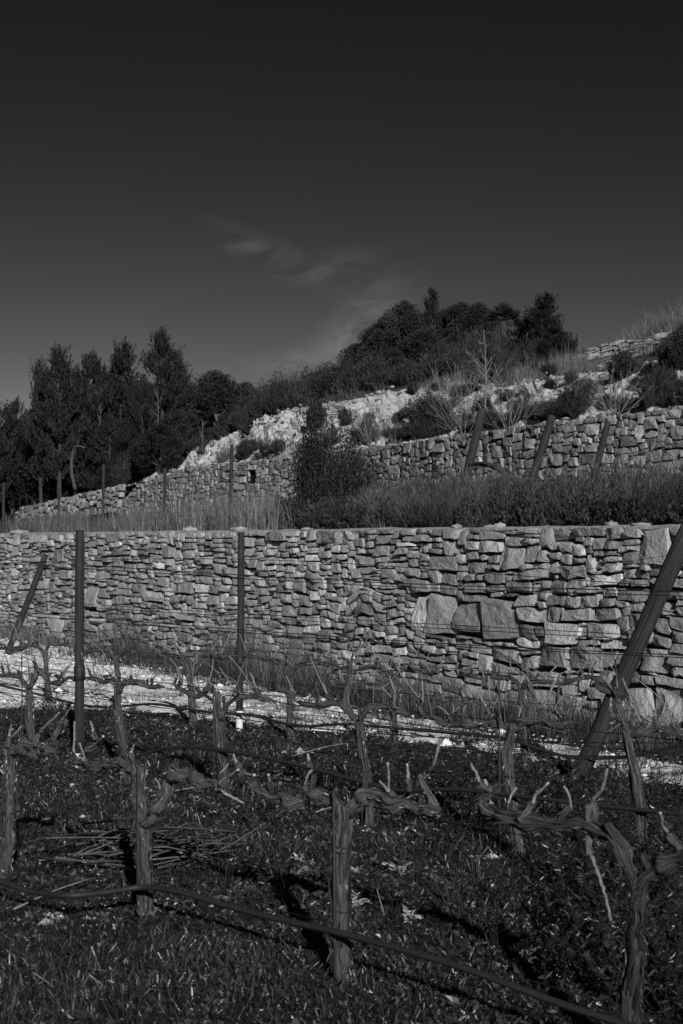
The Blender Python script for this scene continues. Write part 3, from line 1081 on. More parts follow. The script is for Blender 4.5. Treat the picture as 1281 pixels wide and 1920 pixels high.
def vine(label, row, trunk, arms, spurs=(), r0=0.034, r1=0.028, ra=0.024, rb=0.015, tone=1.0, auto=True, rod=None, ties=(), head=0.036, off=0.0):
    tp = [rowpt(x, y, row, off) for x, y in trunk]
    tp[0][2] = -0.05
    base = tp[0].copy()
    base[2] = 0
    root = thing('grapevine', base, label, 'grapevine', 'pruned grapevines')
    hi = row == 1
    k = 18 if hi else 10
    n = 44 if hi else 24
    sd = int(VR.integers(1, 900))

    def wob(p, a):
        t = np.arange(len(p))[:, None] * 0.35 + sd
        w = np.concatenate([fbm(np.concatenate([t, 0 * t, 0 * t + q * 9], 1), 2, 3)[:, None] for q in range(3)], 1)
        e = np.minimum(np.arange(len(p)), 4)[:, None] / 4
        return p + w * a * e
    p = wob(spline(tp, n), 0.010)
    t = np.linspace(0, 1, n)
    rr = (r0 * (1 - t) + r1 * t) * (1 + 0.35 * np.exp(-t * 14)) * (1 + 0.10 * fbm(np.stack([t * 6, 0 * t, 0 * t + sd], -1), 2, 4))
    mb = MB()
    mb.add(**tube(p, rr, k, 0.6, sd, 1.0, flat=0.9))
    # loose strips of bark
    for _ in range(46 if hi else 10):
        i0 = VR.integers(1, n - 12)
        m = VR.integers(4, 12)
        an = VR.uniform(0, 2 * np.pi)
        dr = np.array([math.cos(an), math.sin(an), 0])
        q = p[i0:i0 + m] + dr * (rr[i0:i0 + m, None] * 1.02) + dr * np.linspace(0, 0.010, m)[:, None]
        mb.add(**tube(q, np.linspace(0.0045, 0.0015, m), 4, 0, 0, 1.0), tone=VR.uniform(0.6, 1.6))
    flakes(mb, p, rr, 360 if hi else 70, 0.015, 0.05, 0.0036 if hi else 0.006)
    mb.tone = [t_ * tone for t_ in mb.tone]
    mb.build('trunk', M['bark'], root, smooth=True)
    for ai, arm in enumerate(arms):
        ap = [rowpt(x, y, row, off) for x, y in arm]
        L = sum(np.linalg.norm(ap[i + 1] - ap[i]) for i in range(len(ap) - 1))
        na = max(10, int(L / (0.018 if hi else 0.03)))
        q = wob(spline(ap, na), 0.022)
        ta = np.linspace(0, 1, na)
        r_ = (ra * (1 - ta) + rb * ta) * (1.0 if hi else 0.76) * (1 + 0.35 * fbm(np.stack([ta * L * 16, 0 * ta, 0 * ta + sd + ai * 5], -1), 2, 6))
        for c in np.arange(0.12, L, 0.19):
            r_ = r_ * (1 + 0.55 * np.exp(-((ta * L - c - VR.normal(0, 0.02)) / 0.022) ** 2))
        r_ = np.maximum(r_, 0.007) * np.minimum(1.0, 0.55 + 4 * (1 - ta))
        mb = MB()
        mb.add(**tube(q, r_, 16 if hi else 8, 0.75, sd + ai, 1.0))
        if hi:
            for _ in range(int(L * 70)):
                i0 = VR.integers(1, na - 5)
                an = VR.uniform(0, 2 * np.pi)
                dr = np.array([0.6 * math.cos(an), 0.6 * math.cos(an), math.sin(an)])
                m = int(VR.integers(3, 5))
                mb.add(**tube(q[i0:i0 + m] + dr * r_[i0:i0 + m, None] * 1.05 + dr * np.linspace(0, 0.008, m)[:, None], np.linspace(0.0035, 0.001, m), 4), tone=VR.uniform(0.6, 1.8))
        flakes(mb, q, r_, int(L * (240 if hi else 80)), 0.015, 0.05, 0.0036 if hi else 0.005)
        mb.tone = [t_ * (1.35 * tone) for t_ in mb.tone]
        cord = mb.build('cordon', M['bark'], root, smooth=True)
        if not hi:
            for _ in range(int(L * 7) + 1):
                i0 = int(VR.integers(1, na))
                d_ = nrm(VR.normal(0, 0.7, 3) + [0, 0, 0.8])
                l_ = VR.uniform(0.10, 0.34)
                e_ = q[i0] + d_ * l_
                mb = MB()
                mb.add(**tube(spline([q[i0], q[i0] + d_ * l_ * 0.5 + VR.normal(0, 0.03, 3), e_ + VR.normal(0, 0.03, 3)], 7), np.linspace(0.0036, 0.0022, 7), 4), tone=VR.uniform(0.35, 1.0))
                mb.build('cane', M['cane'], cord, smooth=True)
        if auto:
            for c in np.arange(0.12, L, 0.24 if hi else 0.12):
                i0 = int(np.clip(c / L * na + VR.integers(-2, 3), 1, na - 1))
                make_spur(cord, q[i0], None, hi, r_[i0])
    for sp in spurs:
        q = [rowpt(x, y, row, off + VR.normal(0, 0.02)) for x, y in sp]
        make_spur(cord, None, q, hi, 0.016)
    if rod:
        a, b = rod
        mb = MB()
        pa, pb = rowpt(*a, row, off - 0.06), rowpt(*b, row, off - 0.06)
        pa[2] = -0.05
        mb.add(**tube(np.array([pa, pb]), 0.005, 6))
        mb.build('support_rod', M['rust'], root, smooth=True)
    for y in ties:
        j = int(np.argmin([abs(proj(c_)[1] - y) for c_ in p]))
        th = np.linspace(0, 2 * np.pi, 17)
        ring = p[j] + np.stack([np.cos(th) * rr[j] * 1.08, np.sin(th) * rr[j] * 1.02, 0.004 * np.sin(th * 2)], -1)
        mb = MB()
        mb.add(**tube(ring, 0.0035, 5))
        mb.build('tie', M['rubber'], root, smooth=True)
    return root


def make_spur(root, at_, path, hi, r):
    mb = MB()
    if path is None:
        ln = VR.uniform(0.025, 0.06)
        d = nrm(np.array([VR.normal(0, 0.4), VR.normal(0, 0.4), 1.0]))
        a = at_ - d * r * 0.4
        b = at_ + d * (r + ln)
        mb.add(**tube(spline([a, (a + b) / 2 + VR.normal(0, 0.008, 3), b], 7), np.array([1.0, 1.05, 0.9, 0.85, 1.1, 1.15, 0.7]) * min(0.0115, r * 0.7), 8, 0.5, int(VR.integers(900)), capmat=1), mat=1)
        for _ in range(VR.integers(0, 3)):
            d2 = nrm(d + VR.normal(0, 0.45, 3))
            l2 = VR.uniform(0.03, 0.12) if hi or VR.random() < 0.6 else VR.uniform(0.1, 0.3)
            c = b + d2 * l2
            mb.add(**tube(spline([b - d2 * 0.01, (b + c) / 2 + VR.normal(0, 0.006, 3), c], 6), np.array([1.2, 1, 0.9, 1.05, 0.9, 0.95]) * (0.0044 if hi else 0.0034), 6, 0.1, 4, capmat=2 if VR.random() < 0.5 else 1))
    else:
        L = sum(np.linalg.norm(path[i + 1] - path[i]) for i in range(len(path) - 1))
        n = max(10, int(L / 0.012))
        pa = np.array(path)
        cu = np.concatenate([[0], np.cumsum(np.linalg.norm(np.diff(pa, axis=0), axis=1))])
        q = np.stack([np.interp(np.linspace(0, cu[-1], n), cu, pa[:, k_]) for k_ in range(3)], -1)
        q = 0.6 * q + 0.4 * spline(path, n) + VR.normal(0, 0.0012, q.shape)
        t = np.linspace(0, 1, n)
        if L > 0.11 and len(path) == 2:
            k0 = 0
        else:
            k0 = max(4, int(n * 0.42))
            rk = np.linspace(0.0125, 0.0085, k0 + 1) * VR.uniform(0.8, 1.25, k0 + 1)
            rk[-2:] *= 1.25
            mb.add(**tube(q[:k0 + 1], rk, 9, 0.9, int(VR.integers(900)), 1.0, capmat=1), mat=1, tone=2.0)
        tc_ = np.arange(n - k0) * L / n
        rr = np.linspace(0.0056, 0.0042, n - k0) * (1 + 0.4 * np.exp(-((tc_ / 0.05 + 0.3) % 1 - 0.5) ** 2 / 0.01)) * VR.uniform(0.92, 1.08, n - k0)
        mb.add(**tube(q[k0:], rr, 7, 0.15, int(VR.integers(900)), capmat=2), tone=VR.uniform(0.7, 1.3))
    mb.build('spur', [M['cane'], M['bark'], M['cut']], root, smooth=True)


vine('nearest row grapevine cut by the left picture edge', 1, [(8, 1645), (14, 1560), (18, 1480), (20, 1405)],
     [[(20, 1412), (45, 1401), (75, 1401), (103, 1414)], [(18, 1410), (-40, 1395), (-120, 1380)]],
     [[(16, 1402), (17, 1380), (22, 1358)], [(66, 1400), (72, 1378), (84, 1362), (112, 1336)]], ties=(1520,))
vine('nearest row grapevine with side branch above the heap of cut canes', 1, [(272, 1727), (270, 1650), (267, 1560), (260, 1438)],
     [[(262, 1446), (235, 1431), (200, 1433), (168, 1440), (146, 1430), (140, 1412)], [(272, 1545), (296, 1515), (312, 1490), (313, 1462), (335, 1452), (370, 1462), (400, 1473), (424, 1478)]],
     [[(146, 1425), (165, 1404), (180, 1394), (194, 1381)], [(179, 1388), (170, 1352)], [(139, 1412), (140, 1352)], [(100, 1388), (113, 1356), (136, 1322)],
      [(412, 1474), (425, 1458), (448, 1443)], [(449, 1442), (438, 1414)], [(448, 1443), (462, 1452), (478, 1453)], [(395, 1464), (420, 1486), (458, 1506)], [(250, 1432), (246, 1412), (252, 1395)]],
     rod=((258, 1700), (259, 1432)), ra=0.027)
vine('nearest row grapevine with tied straight trunk, standing mid picture', 1, [(642, 1856), (640, 1760), (638, 1640), (640, 1560), (645, 1508)],
     [[(640, 1520), (618, 1500), (590, 1497), (556, 1504), (520, 1493), (485, 1484), (468, 1470)], [(648, 1522), (664, 1512), (682, 1495), (720, 1500), (770, 1511), (826, 1526)]],
     [[(580, 1498), (572, 1476), (576, 1455), (586, 1442)], [(582, 1440), (577, 1412)], [(729, 1490), (728, 1430)], [(768, 1482), (763, 1434)], [(822, 1524), (806, 1490), (790, 1462), (797, 1450), (812, 1436), (818, 1414), (826, 1388)], [(748, 1500), (728, 1482), (712, 1464)], [(488, 1484), (472, 1476), (462, 1466)]],
     ties=(1587, 1598, 1708), rod=((628, 1700), (626, 1480)), r0=0.036, r1=0.034)
vine('forked grapevine with dangling cane at the lower right corner', 1, [(1172, 2010), (1180, 1880), (1190, 1760), (1197, 1690), (1192, 1648)],
     [[(1190, 1660), (1178, 1620), (1150, 1575), (1105, 1552), (1050, 1549), (990, 1543), (945, 1533), (914, 1522), (908, 1500), (922, 1484), (934, 1478)], [(1195, 1665), (1218, 1638), (1250, 1622), (1310, 1610)]],
     [[(928, 1480), (906, 1474), (883, 1432)], [(918, 1482), (909, 1462)], [(975, 1538), (992, 1516), (1006, 1490), (1028, 1468)], [(1112, 1550), (1118, 1525), (1112, 1500), (1130, 1478), (1139, 1442)], [(1278, 1592), (1245, 1553), (1238, 1524)], [(1103, 1508), (1104, 1590), (1126, 1648), (1146, 1725)]], ra=0.024, rb=0.017, r0=0.030, r1=0.025, tone=0.62)  # tone lowered: shade of the dark lower corner is put into the bark

vine('second row grapevine left of the white footed post', 2, [(62, 1428), (58, 1385), (54, 1310), (52, 1284)],
     [[(52, 1288), (30, 1270), (-10, 1266), (-60, 1262)], [(54, 1290), (66, 1268), (70, 1254), (84, 1274), (100, 1281), (125, 1273), (150, 1271)]],
     [[(74, 1258), (62, 1240), (40, 1230)], [(84, 1262), (92, 1236), (98, 1222)], [(110, 1274), (120, 1258), (132, 1246)], [(18, 1264), (14, 1240), (8, 1224)]], rod=((42, 1400), (41, 1230)))
vine('second row grapevine on straight trunk right of the white footed post', 2, [(238, 1466), (230, 1400), (224, 1340), (220, 1284)],
     [[(219, 1290), (212, 1278), (188, 1276), (160, 1272)], [(224, 1298), (232, 1284), (248, 1278), (268, 1286), (286, 1290), (308, 1285)]],
     [[(176, 1270), (175, 1240)], [(206, 1268), (212, 1260)], [(238, 1282), (240, 1266)]])
vine('second row grapevine forked low behind the thinner upright post', 2, [(426, 1498), (420, 1440), (413, 1370), (408, 1330), (406, 1296)],
     [[(408, 1306), (396, 1291), (378, 1302), (362, 1304), (344, 1294), (330, 1287), (333, 1276)], [(416, 1350), (428, 1322), (444, 1306), (478, 1309), (516, 1315)]],
     [[(338, 1284), (340, 1268), (333, 1256)], [(488, 1304), (480, 1286), (470, 1262)]], rod=((402, 1470), (400, 1282)), ties=(1415,))
vine('second row grapevine rising from tall weeds at picture centre', 2, [(694, 1548), (688, 1470), (678, 1400), (672, 1345)],
     [[(670, 1352), (655, 1334), (625, 1322), (595, 1325), (563, 1319)], [(655, 1338), (650, 1314), (654, 1270), (659, 1236)], [(675, 1350), (695, 1330), (730, 1329), (766, 1343)]],
     [[(657, 1245), (664, 1226)], [(736, 1325), (740, 1300), (730, 1268)], [(748, 1330), (752, 1302)]])
vine('second row grapevine with long left arm and stout spurs', 2, [(972, 1602), (962, 1510), (952, 1430), (956, 1390), (966, 1358)],
     [[(960, 1368), (930, 1357), (895, 1359), (850, 1358), (812, 1347), (788, 1332), (790, 1312)], [(966, 1372), (985, 1354), (1015, 1353), (1048, 1362), (1078, 1354)]],
     [[(868, 1352), (870, 1330), (876, 1318)], [(876, 1318), (865, 1294)], [(914, 1350), (918, 1336), (902, 1308), (904, 1292)], [(909, 1286), (904, 1254)], [(832, 1316), (824, 1284)], [(793, 1316), (792, 1276)], [(1076, 1352), (1078, 1336), (1086, 1330), (1098, 1306)], [(1002, 1308), (988, 1270), (968, 1254)]], rod=((938, 1560), (936, 1250)), ra=0.026, ties=(1452,))
vine('second row grapevine crossing in front of the thick leaning post', 2, [(1214, 1648), (1204, 1540), (1196, 1470), (1182, 1410), (1174, 1372)],
     [[(1176, 1380), (1168, 1345), (1158, 1316), (1140, 1296), (1112, 1280)], [(1172, 1382), (1205, 1374), (1250, 1372), (1320, 1374)]],
     [[(1150, 1346), (1144, 1328), (1148, 1296)], [(1236, 1368), (1228, 1336), (1216, 1314)], [(1178, 1368), (1160, 1352), (1144, 1356)], [(1265, 1368), (1278, 1340)]])

vine('third row grapevine on white gravel at the left', 3, [(95, 1324), (90, 1280), (86, 1240)],
     [[(86, 1244), (78, 1216), (50, 1213), (0, 1217), (-60, 1214)], [(87, 1246), (90, 1212), (118, 1211), (142, 1214)]], [[(74, 1212), (74, 1186)], [(96, 1208), (104, 1190)]], r0=0.03, r1=0.024, ra=0.022)
vine('third row grapevine directly behind the straight second row trunk', 3, [(224, 1342), (222, 1290), (220, 1240)],
     [[(220, 1246), (208, 1222), (190, 1220), (158, 1222)], [(222, 1242), (228, 1224), (256, 1222)]], [[(182, 1216), (184, 1198), (182, 1184)]], r0=0.03, r1=0.024, ra=0.020)
vine('third row grapevine with swan neck trunk beside the gravel', 3, [(364, 1364), (361, 1310), (354, 1266), (345, 1236)],
     [[(347, 1244), (338, 1229), (316, 1228), (296, 1232)], [(356, 1275), (372, 1250), (384, 1230), (410, 1234), (440, 1230)]], [[(352, 1262), (344, 1250)], [(364, 1262), (362, 1236)]], r0=0.032, r1=0.027, ra=0.024)
vine('third row grapevine right of the thinner upright post', 3, [(548, 1388), (543, 1340), (544, 1290), (545, 1246)],
     [[(545, 1254), (530, 1242), (500, 1236), (478, 1234), (456, 1232)], [(546, 1270), (556, 1250), (572, 1244), (610, 1248), (656, 1252)]], [[(540, 1240), (534, 1218)], [(506, 1234), (500, 1222)]], r0=0.028, r1=0.024, ra=0.020, rod=((539, 1385), (538, 1222)))
vine('third row grapevine half hidden in dry grass at the wall foot', 3, [(742, 1416), (738, 1350), (736, 1300), (734, 1266)],
     [[(734, 1274), (716, 1252), (690, 1250), (660, 1256)], [(735, 1276), (756, 1254), (790, 1258), (825, 1262)]], [[(748, 1256), (750, 1218)], [(820, 1262), (822, 1250), (832, 1240)]], r0=0.03, r1=0.024, ra=0.022)
vine('third row grapevine at row end before the thick leaning post', 3, [(988, 1455), (984, 1380), (980, 1330), (976, 1282)],
     [[(976, 1290), (960, 1272), (920, 1270), (872, 1268)], [(978, 1290), (1000, 1277), (1060, 1280), (1105, 1274), (1150, 1288)]], [[(1020, 1272), (1042, 1250)], [(1092, 1262), (1082, 1242)], [(870, 1266), (880, 1248), (896, 1240)]], r0=0.03, r1=0.024, ra=0.024)

# ------------------------------------------------------------------ drip hoses and wires
def line_thing(name, label, pts, r, m, cat, group, n=120, k=6):
    mb = MB()
    p = spline(pts, n)
    mb.add(**tube(p, r, k, 0.04 if r > 0.005 else 0, 3))
    tag(mb.build(name, m, None, p[n // 2], smooth=True), label, cat, group)


HOSE = {1: [(-60, 1640), (0, 1653), (60, 1672), (130, 1679), (200, 1673), (265, 1664), (330, 1671), (400, 1691), (500, 1718), (640, 1750), (760, 1782), (860, 1812), (960, 1848), (1060, 1885), (1200, 1930), (1330, 1975)],
        2: [(-60, 1375), (0, 1395), (40, 1415), (90, 1435), (150, 1443), (190, 1440), (250, 1420), (330, 1401), (440, 1410), (540, 1430), (620, 1450), (700, 1472), (760, 1482), (850, 1480), (950, 1490), (1100, 1508), (1240, 1523), (1340, 1532)],
        3: [(-60, 1272), (0, 1285), (80, 1304), (160, 1323), (215, 1325), (286, 1320), (340, 1328), (400, 1336), (470, 1341), (560, 1361), (650, 1358), (762, 1367), (937, 1384), (1010, 1404), (1080, 1421), (1180, 1418), (1281, 1395), (1340, 1380)]}
for r_, lab in ((1, 'sagging black drip hose hung along the nearest row low in the picture'), (2, 'arched black drip hose along the second vine row'), (3, 'black drip hose along the third vine row before the gravel')):
    line_thing('drip_hose', lab, [rowpt(x, y, r_, float(np.interp(x, [0, 130, 265, 400], [-0.6, -0.55, -0.13, -0.10])) if r_ == 1 else -0.07) for x, y in HOSE[r_]], 0.0118 if r_ > 1 else 0.0128, M['rubber'], 'hose', 'drip hoses along the vine rows', 160, 10)
WIRES = [(1, [(-90, .19), (640, .19), (1400, .17)], 'thin bright wire just above the nearest drip hose', 0.0014),
         (1, [(-90, .665), (640, .665), (1400, .66)], 'thin wire carrying the arms of the nearest vine row', 0.0016),
         (2, [(-90, .545), (400, .52), (640, .53), (980, .60), (1400, .72)], 'upper of two low sagging wires in the second row', 0.0032),
         (2, [(-90, .485), (400, .455), (640, .465), (980, .53), (1400, .66)], 'lower of two low sagging wires in the second row', 0.0032),
         (2, [(-90, .70), (640, .69), (1400, .70)], 'wire carrying the arms of the second vine row', 0.0029),
         (2, [(-90, 1.12), (640, 1.085), (1400, 1.11)], 'upper of a close pair of chest high wires in the second row', 0.0029),
         (2, [(-90, 1.09), (640, 1.07), (1400, 1.10)], 'lower of a close pair of chest high wires in the second row', 0.0029),
         (2, [(-90, 1.53), (640, 1.42), (1400, 1.41)], 'top wire of the second vine row crossing the wall', 0.0029),
         (2, [(-90, 1.50), (640, 1.40), (1400, 1.39)], 'wire running just under the top wire of the second row', 0.0026),
         (2, [(-90, .63), (400, .66), (900, .61), (1400, .64)], 'slack wire just under the arms of the second row', 0.0029),
         (3, [(-90, .20), (450, .22), (1190, .24)], 'wire holding the drip hose of the third row', 0.0029),
         (3, [(-90, .50), (450, .46), (1190, .52)], 'low slack wire of the third row before the gravel', 0.0029),
         (3, [(-90, .76), (450, .72), (1080, .70)], 'wire carrying the arms of the third vine row', 0.0029),
         (3, [(-90, 1.02), (450, 1.0), (1190, 1.00)], 'middle wire of the third vine row before the wall', 0.0029),
         (3, [(-90, 1.05), (450, 1.03), (1190, 1.03)], 'twin wire close above the middle wire of the third row', 0.0029),
         (3, [(-90, 1.40), (450, 1.50), (1250, 1.36)], 'top wire of the third vine row from post to leaning post', 0.0029)]
for row, pts, lab, r in WIRES:
    line_thing('trellis_wire', lab, [rowz(x, z, row, 0.045) for x, z in pts], r, M['wire'], 'wire', 'trellis wires', 60, 5)
line_thing('anchor_wire', 'slanting wire tied to the head of the thick leaning post', [rowpt(1262, 1040, 3, -0.07), rowpt(1150, 1058, 3, 0.4), P(1060, 1078, 11.5)], 0.002, M['wire'], 'wire', None, 30, 5)

# ------------------------------------------------------------------ ground cover of the vineyard
rng = np.random.default_rng(404)


def wedge(n, d0, d1, rng, power=1.0, mx=0.285, pad=1.1):
    """points over the field, a little wider than what the camera sees"""
    t = rng.random(n)
    d = (d0 ** (2 / power) + t * (d1 ** (2 / power) - d0 ** (2 / power))) ** (power / 2)
    x = rng.uniform(-1, 1, n) * (mx * d + pad)
    return x, d


def field_pts(n, d0, d1, rng, power, track_keep=0.05):
    x, y = wedge(n, d0, d1, rng, power)
    u, v = uv_of(x, y)
    tr = in_track(u, v)
    keep = (v < -0.06) & ((tr < 0.0) | (rng.random(n) < np.where(tr < 0.22, 0.3, track_keep)))
    x, y = x[keep], y[keep]
    return np.stack([x, y, field_z(x, y)], -1), v[keep]


# short grass, patchy
p, v = field_pts(600000, 3.2, 17, rng, 1.6)
c = np.stack([p[:, 0], p[:, 1], 0 * p[:, 0]], -1)
den = fbm(c * 0.9, 3, 61)
den2 = fbm(c * 3.5, 2, 62)
keep = rng.random(len(p)) < np.clip(0.42 + 0.9 * den + 0.6 * den2, 0.06, 1)
p, c, den = p[keep], c[keep], den[keep]
h = (0.032 + 0.036 * np.clip(den + 0.4, 0, 1.2)) * rng.lognormal(0, 0.35, len(p)) * np.interp(p[:, 1], [4, 14], [0.75, 0.9]) * np.clip(-in_track(*uv_of(p[:, 0], p[:, 1])) / 0.7, 0.3, 1)
swirl = np.stack([fbm(c * 4, 2, 63), fbm(c * 4 + 50, 2, 64)], -1) * 0.9
lean = swirl + rng.normal(0, 0.85, (len(p), 2))
mb = MB()
add_blades(mb, p, lean, h, np.interp(p[:, 1], [4, 14], [0.0034, 0.007]) * rng.uniform(0.7, 1.4, len(p)), rng, np.clip(rng.lognormal(-0.1, 0.75, len(p)) * (1 + 0.4 * den), 0.12, 4.5) + (rng.random(len(p)) < 0.03) * rng.uniform(2, 9, len(p)), 0.9)
tag(mb.build('field_grass', M['grass'], None, (0, 0, 0)), 'short dark grass covering the vineyard floor between the rows', 'grass', kind='stuff')

# broad-leaved weeds: rosettes and clover-like mats
p, v = field_pts(42000, 3.2, 15, rng, 1.6, 0.02)
c = np.stack([p[:, 0], p[:, 1], 0 * p[:, 0]], -1)
keep = rng.random(len(p)) < np.clip(0.62 - 0.8 * fbm(c * 0.9, 3, 61) + 0.4 * fbm(c * 2.2, 2, 66), 0.05, 1)
p = p[keep]
nl = 13
pp = np.repeat(p, nl, 0)
n = len(pp)
an = rng.uniform(0, 2 * np.pi, n)
el = rng.uniform(0.05, 0.9, n)
d = np.stack([np.cos(an) * np.cos(el), np.sin(an) * np.cos(el), np.sin(el)], -1)
sz = np.repeat(np.clip(rng.lognormal(-3.95, 0.42, len(p)), 0.008, 0.036), nl) * rng.uniform(0.6, 1.3, n)
st = rng.uniform(0, 1, n)[:, None] * np.repeat(rng.uniform(0.02, 0.075, len(p)), nl)[:, None]
pp = pp + d * np.array([1, 1, 0.7]) * st
rat = np.repeat(rng.uniform(0.3, 0.75, len(p)), nl)
mb = MB()
add_cards(mb, pp, d + np.array([0, 0, -0.25]) * st * 8, sz, sz * rat, rng, np.clip(np.repeat(rng.lognormal(0, 0.4, len(p)), nl) * rng.lognormal(0, 0.5, n), 0.2, 4.0), 0.2)
tag(mb.build('field_weeds', M['leaf'], None, (0, 0, 0)), 'low broad leaved weeds growing through the vineyard grass', 'weeds', kind='stuff')

# tall leafy weeds, thickest on the right between the rows
spots = []
for _ in range(150):
    px, c0 = rng.uniform(640, 1340), rng.uniform(8.7, 11.3)
    spots.append((px, c0, rng.uniform(0.16, 0.34)))
for _ in range(160):
    px, c0 = 1340 - abs(rng.normal(0, 150)), rng.uniform(5.75, 8.2)
    spots.append((px, c0, rng.uniform(0.20, 0.46)))
for _ in range(60):
    spots.append((rng.uniform(-40, 700), rng.uniform(5.8, 11), rng.uniform(0.08, 0.18)))
for _ in range(50):
    spots.append((rng.uniform(40, 200), rng.uniform(9.0, 11.0), rng.uniform(0.10, 0.22)))
P_, D_, L_, T_ = [], [], [], []
stm = MB()
for px, c0, hh in spots:
    a = (px - 640.5) / F
    dd = c0 / (1 + a)
    b0 = np.array([a * dd, dd, 0.0])
    b0[2] = field_z(b0[0], b0[1])
    tn = rng.lognormal(-0.1, 0.35)
    for _ in range(int(rng.integers(2, 6))):
        dr = nrm(np.array([rng.normal(0, 0.4), rng.normal(0, 0.4), 1]))
        hl = hh * rng.uniform(0.6, 1.1)
        path = spline([b0, b0 + dr * hl * 0.5, b0 + dr * hl + np.array([rng.normal(0, 0.03), rng.normal(0, 0.03), 0])], 5)
        stm.add(**tube(path, np.linspace(0.003, 0.0015, 5), 4), tone=0.8)
        m = int(22 * hl / 0.25)
        tt = rng.uniform(0.15, 1, m)
        q = np.stack([np.interp(tt, np.linspace(0, 1, 5), path[:, k]) for k in range(3)], -1)
        an = rng.uniform(0, 2 * np.pi, m)
        P_.append(q)
        D_.append(np.stack([np.cos(an), np.sin(an), rng.uniform(0.1, 1.0, m)], -1))
        L_.append(rng.uniform(0.020, 0.045, m))
        T_.append(np.full(m, tn) * rng.lognormal(0, 0.25, m))
mb = MB()
P_, D_, L_, T_ = np.vstack(P_), np.vstack(D_), np.concatenate(L_), np.concatenate(T_)
add_cards(mb, P_, D_, L_, L_ * 0.24, rng, T_, 0.15)
tag(mb.build('tall_weeds', M['leaf'], None, (0, 0, 0)), 'tall narrow leaved weeds standing between the vine rows', 'weeds', kind='stuff')
tag(stm.build('weed_stems', M['leaf'], None, (0, 0, 0)), 'thin upright stems of the tall weeds between rows', 'weeds', kind='stuff')

# litter: bleached leaves, straw bits and pale stones in the grass
p, v = field_pts(5200, 3.6, 13, rng, 1.5)
keep = rng.random(len(p)) < np.clip(0.4 + 1.3 * fbm(np.stack([p[:, 0] * 1.4, p[:, 1] * 1.4, 0 * p[:, 0]], -1), 2, 71), 0.04, 1)
p = p[keep] + np.array([0, 0, 0.03])
d = np.concatenate([rng.normal(0, 1, (len(p), 2)), rng.normal(0.1, 0.3, (len(p), 1))], 1)
l = rng.lognormal(-3.5, 0.55, len(p))
mb = MB()
add_cards(mb, p, d, l, np.minimum(l * rng.choice([0.06, 0.1, 0.4], len(p), p=[0.5, 0.35, 0.15]), 0.014), rng, 0.75 * rng.uniform(0.12, 0.7, len(p)) ** 1.4, 0.3)
tag(mb.build('leaf_litter', M['pale'], None, (0, 0, 0)), 'bleached leaf litter and straw bits scattered in the grass', 'litter', kind='stuff')


x, y = wedge(60000, 9, 27, rng, 1.0)
u, v = uv_of(x, y)
tr = in_track(u, v)
keep = (v < -0.05) & (tr > -0.12) & (rng.random(len(x)) < np.clip(0.35 + tr * 2.5, 0.04, 1))
x, y = x[keep], y[keep]
chips('gravel_chips', 'loose white limestone chips covering the track by the wall', np.stack([x, y, field_z(x, y) + 0.035], -1), rng.lognormal(-4.35, 0.6, len(x)), M['chip'], rng, np.clip(rng.normal(0.9, 0.25, len(x)), 0.3, 1.2))
pts = []
for px, py, n, sp in [(75, 1722, 14, .07), (95, 1730, 12, .06), (140, 1708, 5, .06), (185, 1720, 5, .05), (290, 1485, 10, .08), (360, 1510, 26, .16), (560, 1415, 8, .09), (700, 1560, 8, .1), (915, 1610, 14, .07), (60, 1545, 12, .12), (340, 1365, 30, .2), (180, 1490, 20, .2), (1000, 1525, 10, .06), (1060, 1530, 8, .05)]:
    q = P(px, py, F * CAMZ / (py - HOR))
    pts.append(q + np.concatenate([rng.normal(0, sp, (n, 2)), np.full((n, 1), 0.008)], 1))
pts = np.vstack(pts)
chips('pale_rubble', 'small clusters of pale stones lying in the grass', pts, rng.lognormal(-4.2, 0.65, len(pts)), M['chip'], rng, rng.uniform(0.25, 0.9, len(pts)))

# bleached thistles
TH = [(545, 1660, 0.13, 'bleached spiky thistle left of the tied trunk near the hose'), (668, 1640, 0.12, 'bleached thistle just right of the tied middle trunk'), (752, 1640, 0.12, 'pale branching thistle in open grass right of the middle trunk'),
      (660, 1705, 0.10, 'pale low thistle at the foot of the tied middle trunk'), (765, 1730, 0.10, 'long leaved pale thistle below the nearest cordon shadow'), (985, 1805, 0.10, 'pale drooping thistle near the bottom between hose and fork'), (1160, 1700, 0.10, 'faint pale thistle left of the forked trunk'), (570, 1625, 0.08, 'small pale thistle behind the spiky one')]
for px, py, sz, lab in TH:
    q = P(px, py, F * CAMZ / (py - HOR))
    q[2] = field_z(q[0], q[1])
    root = thing('thistle', q, lab, 'thistle', 'bleached thistles in the grass')
    lf, sm = MB(), MB()
    for _ in range(int(rng.integers(6, 10))):
        an = rng.uniform(0, 2 * np.pi)
        dr = np.array([math.cos(an), math.sin(an), rng.uniform(0.3, 1.8)])
        dr = dr / np.linalg.norm(dr)
        L = sz * rng.uniform(0.6, 1.15)
        path = spline([q, q + dr * L * 0.6, q + dr * L + np.array([0, 0, -0.25 * L])], 9)
        sm.add(**tube(path, np.linspace(0.0032, 0.0012, 9), 4), tone=rng.uniform(0.5, 0.9))
        tg = nrm(np.gradient(path, axis=0))
        sd = nrm(np.cross(tg, [0.1, 0.2, 1.0]))
        for sg in (-1, 1):
            add_cards(lf, path[1:], tg[1:] * 0.5 + sg * sd[1:] + rng.normal(0, 0.2, (8, 3)), L * 0.24 * rng.uniform(0.6, 1.2, 8), L * 0.075, rng, rng.uniform(0.4, 0.95, 8))
    sm.build('leaf_ribs', M['pale'], root)
    lf.build('spiny_leaves', M['pale'], root)

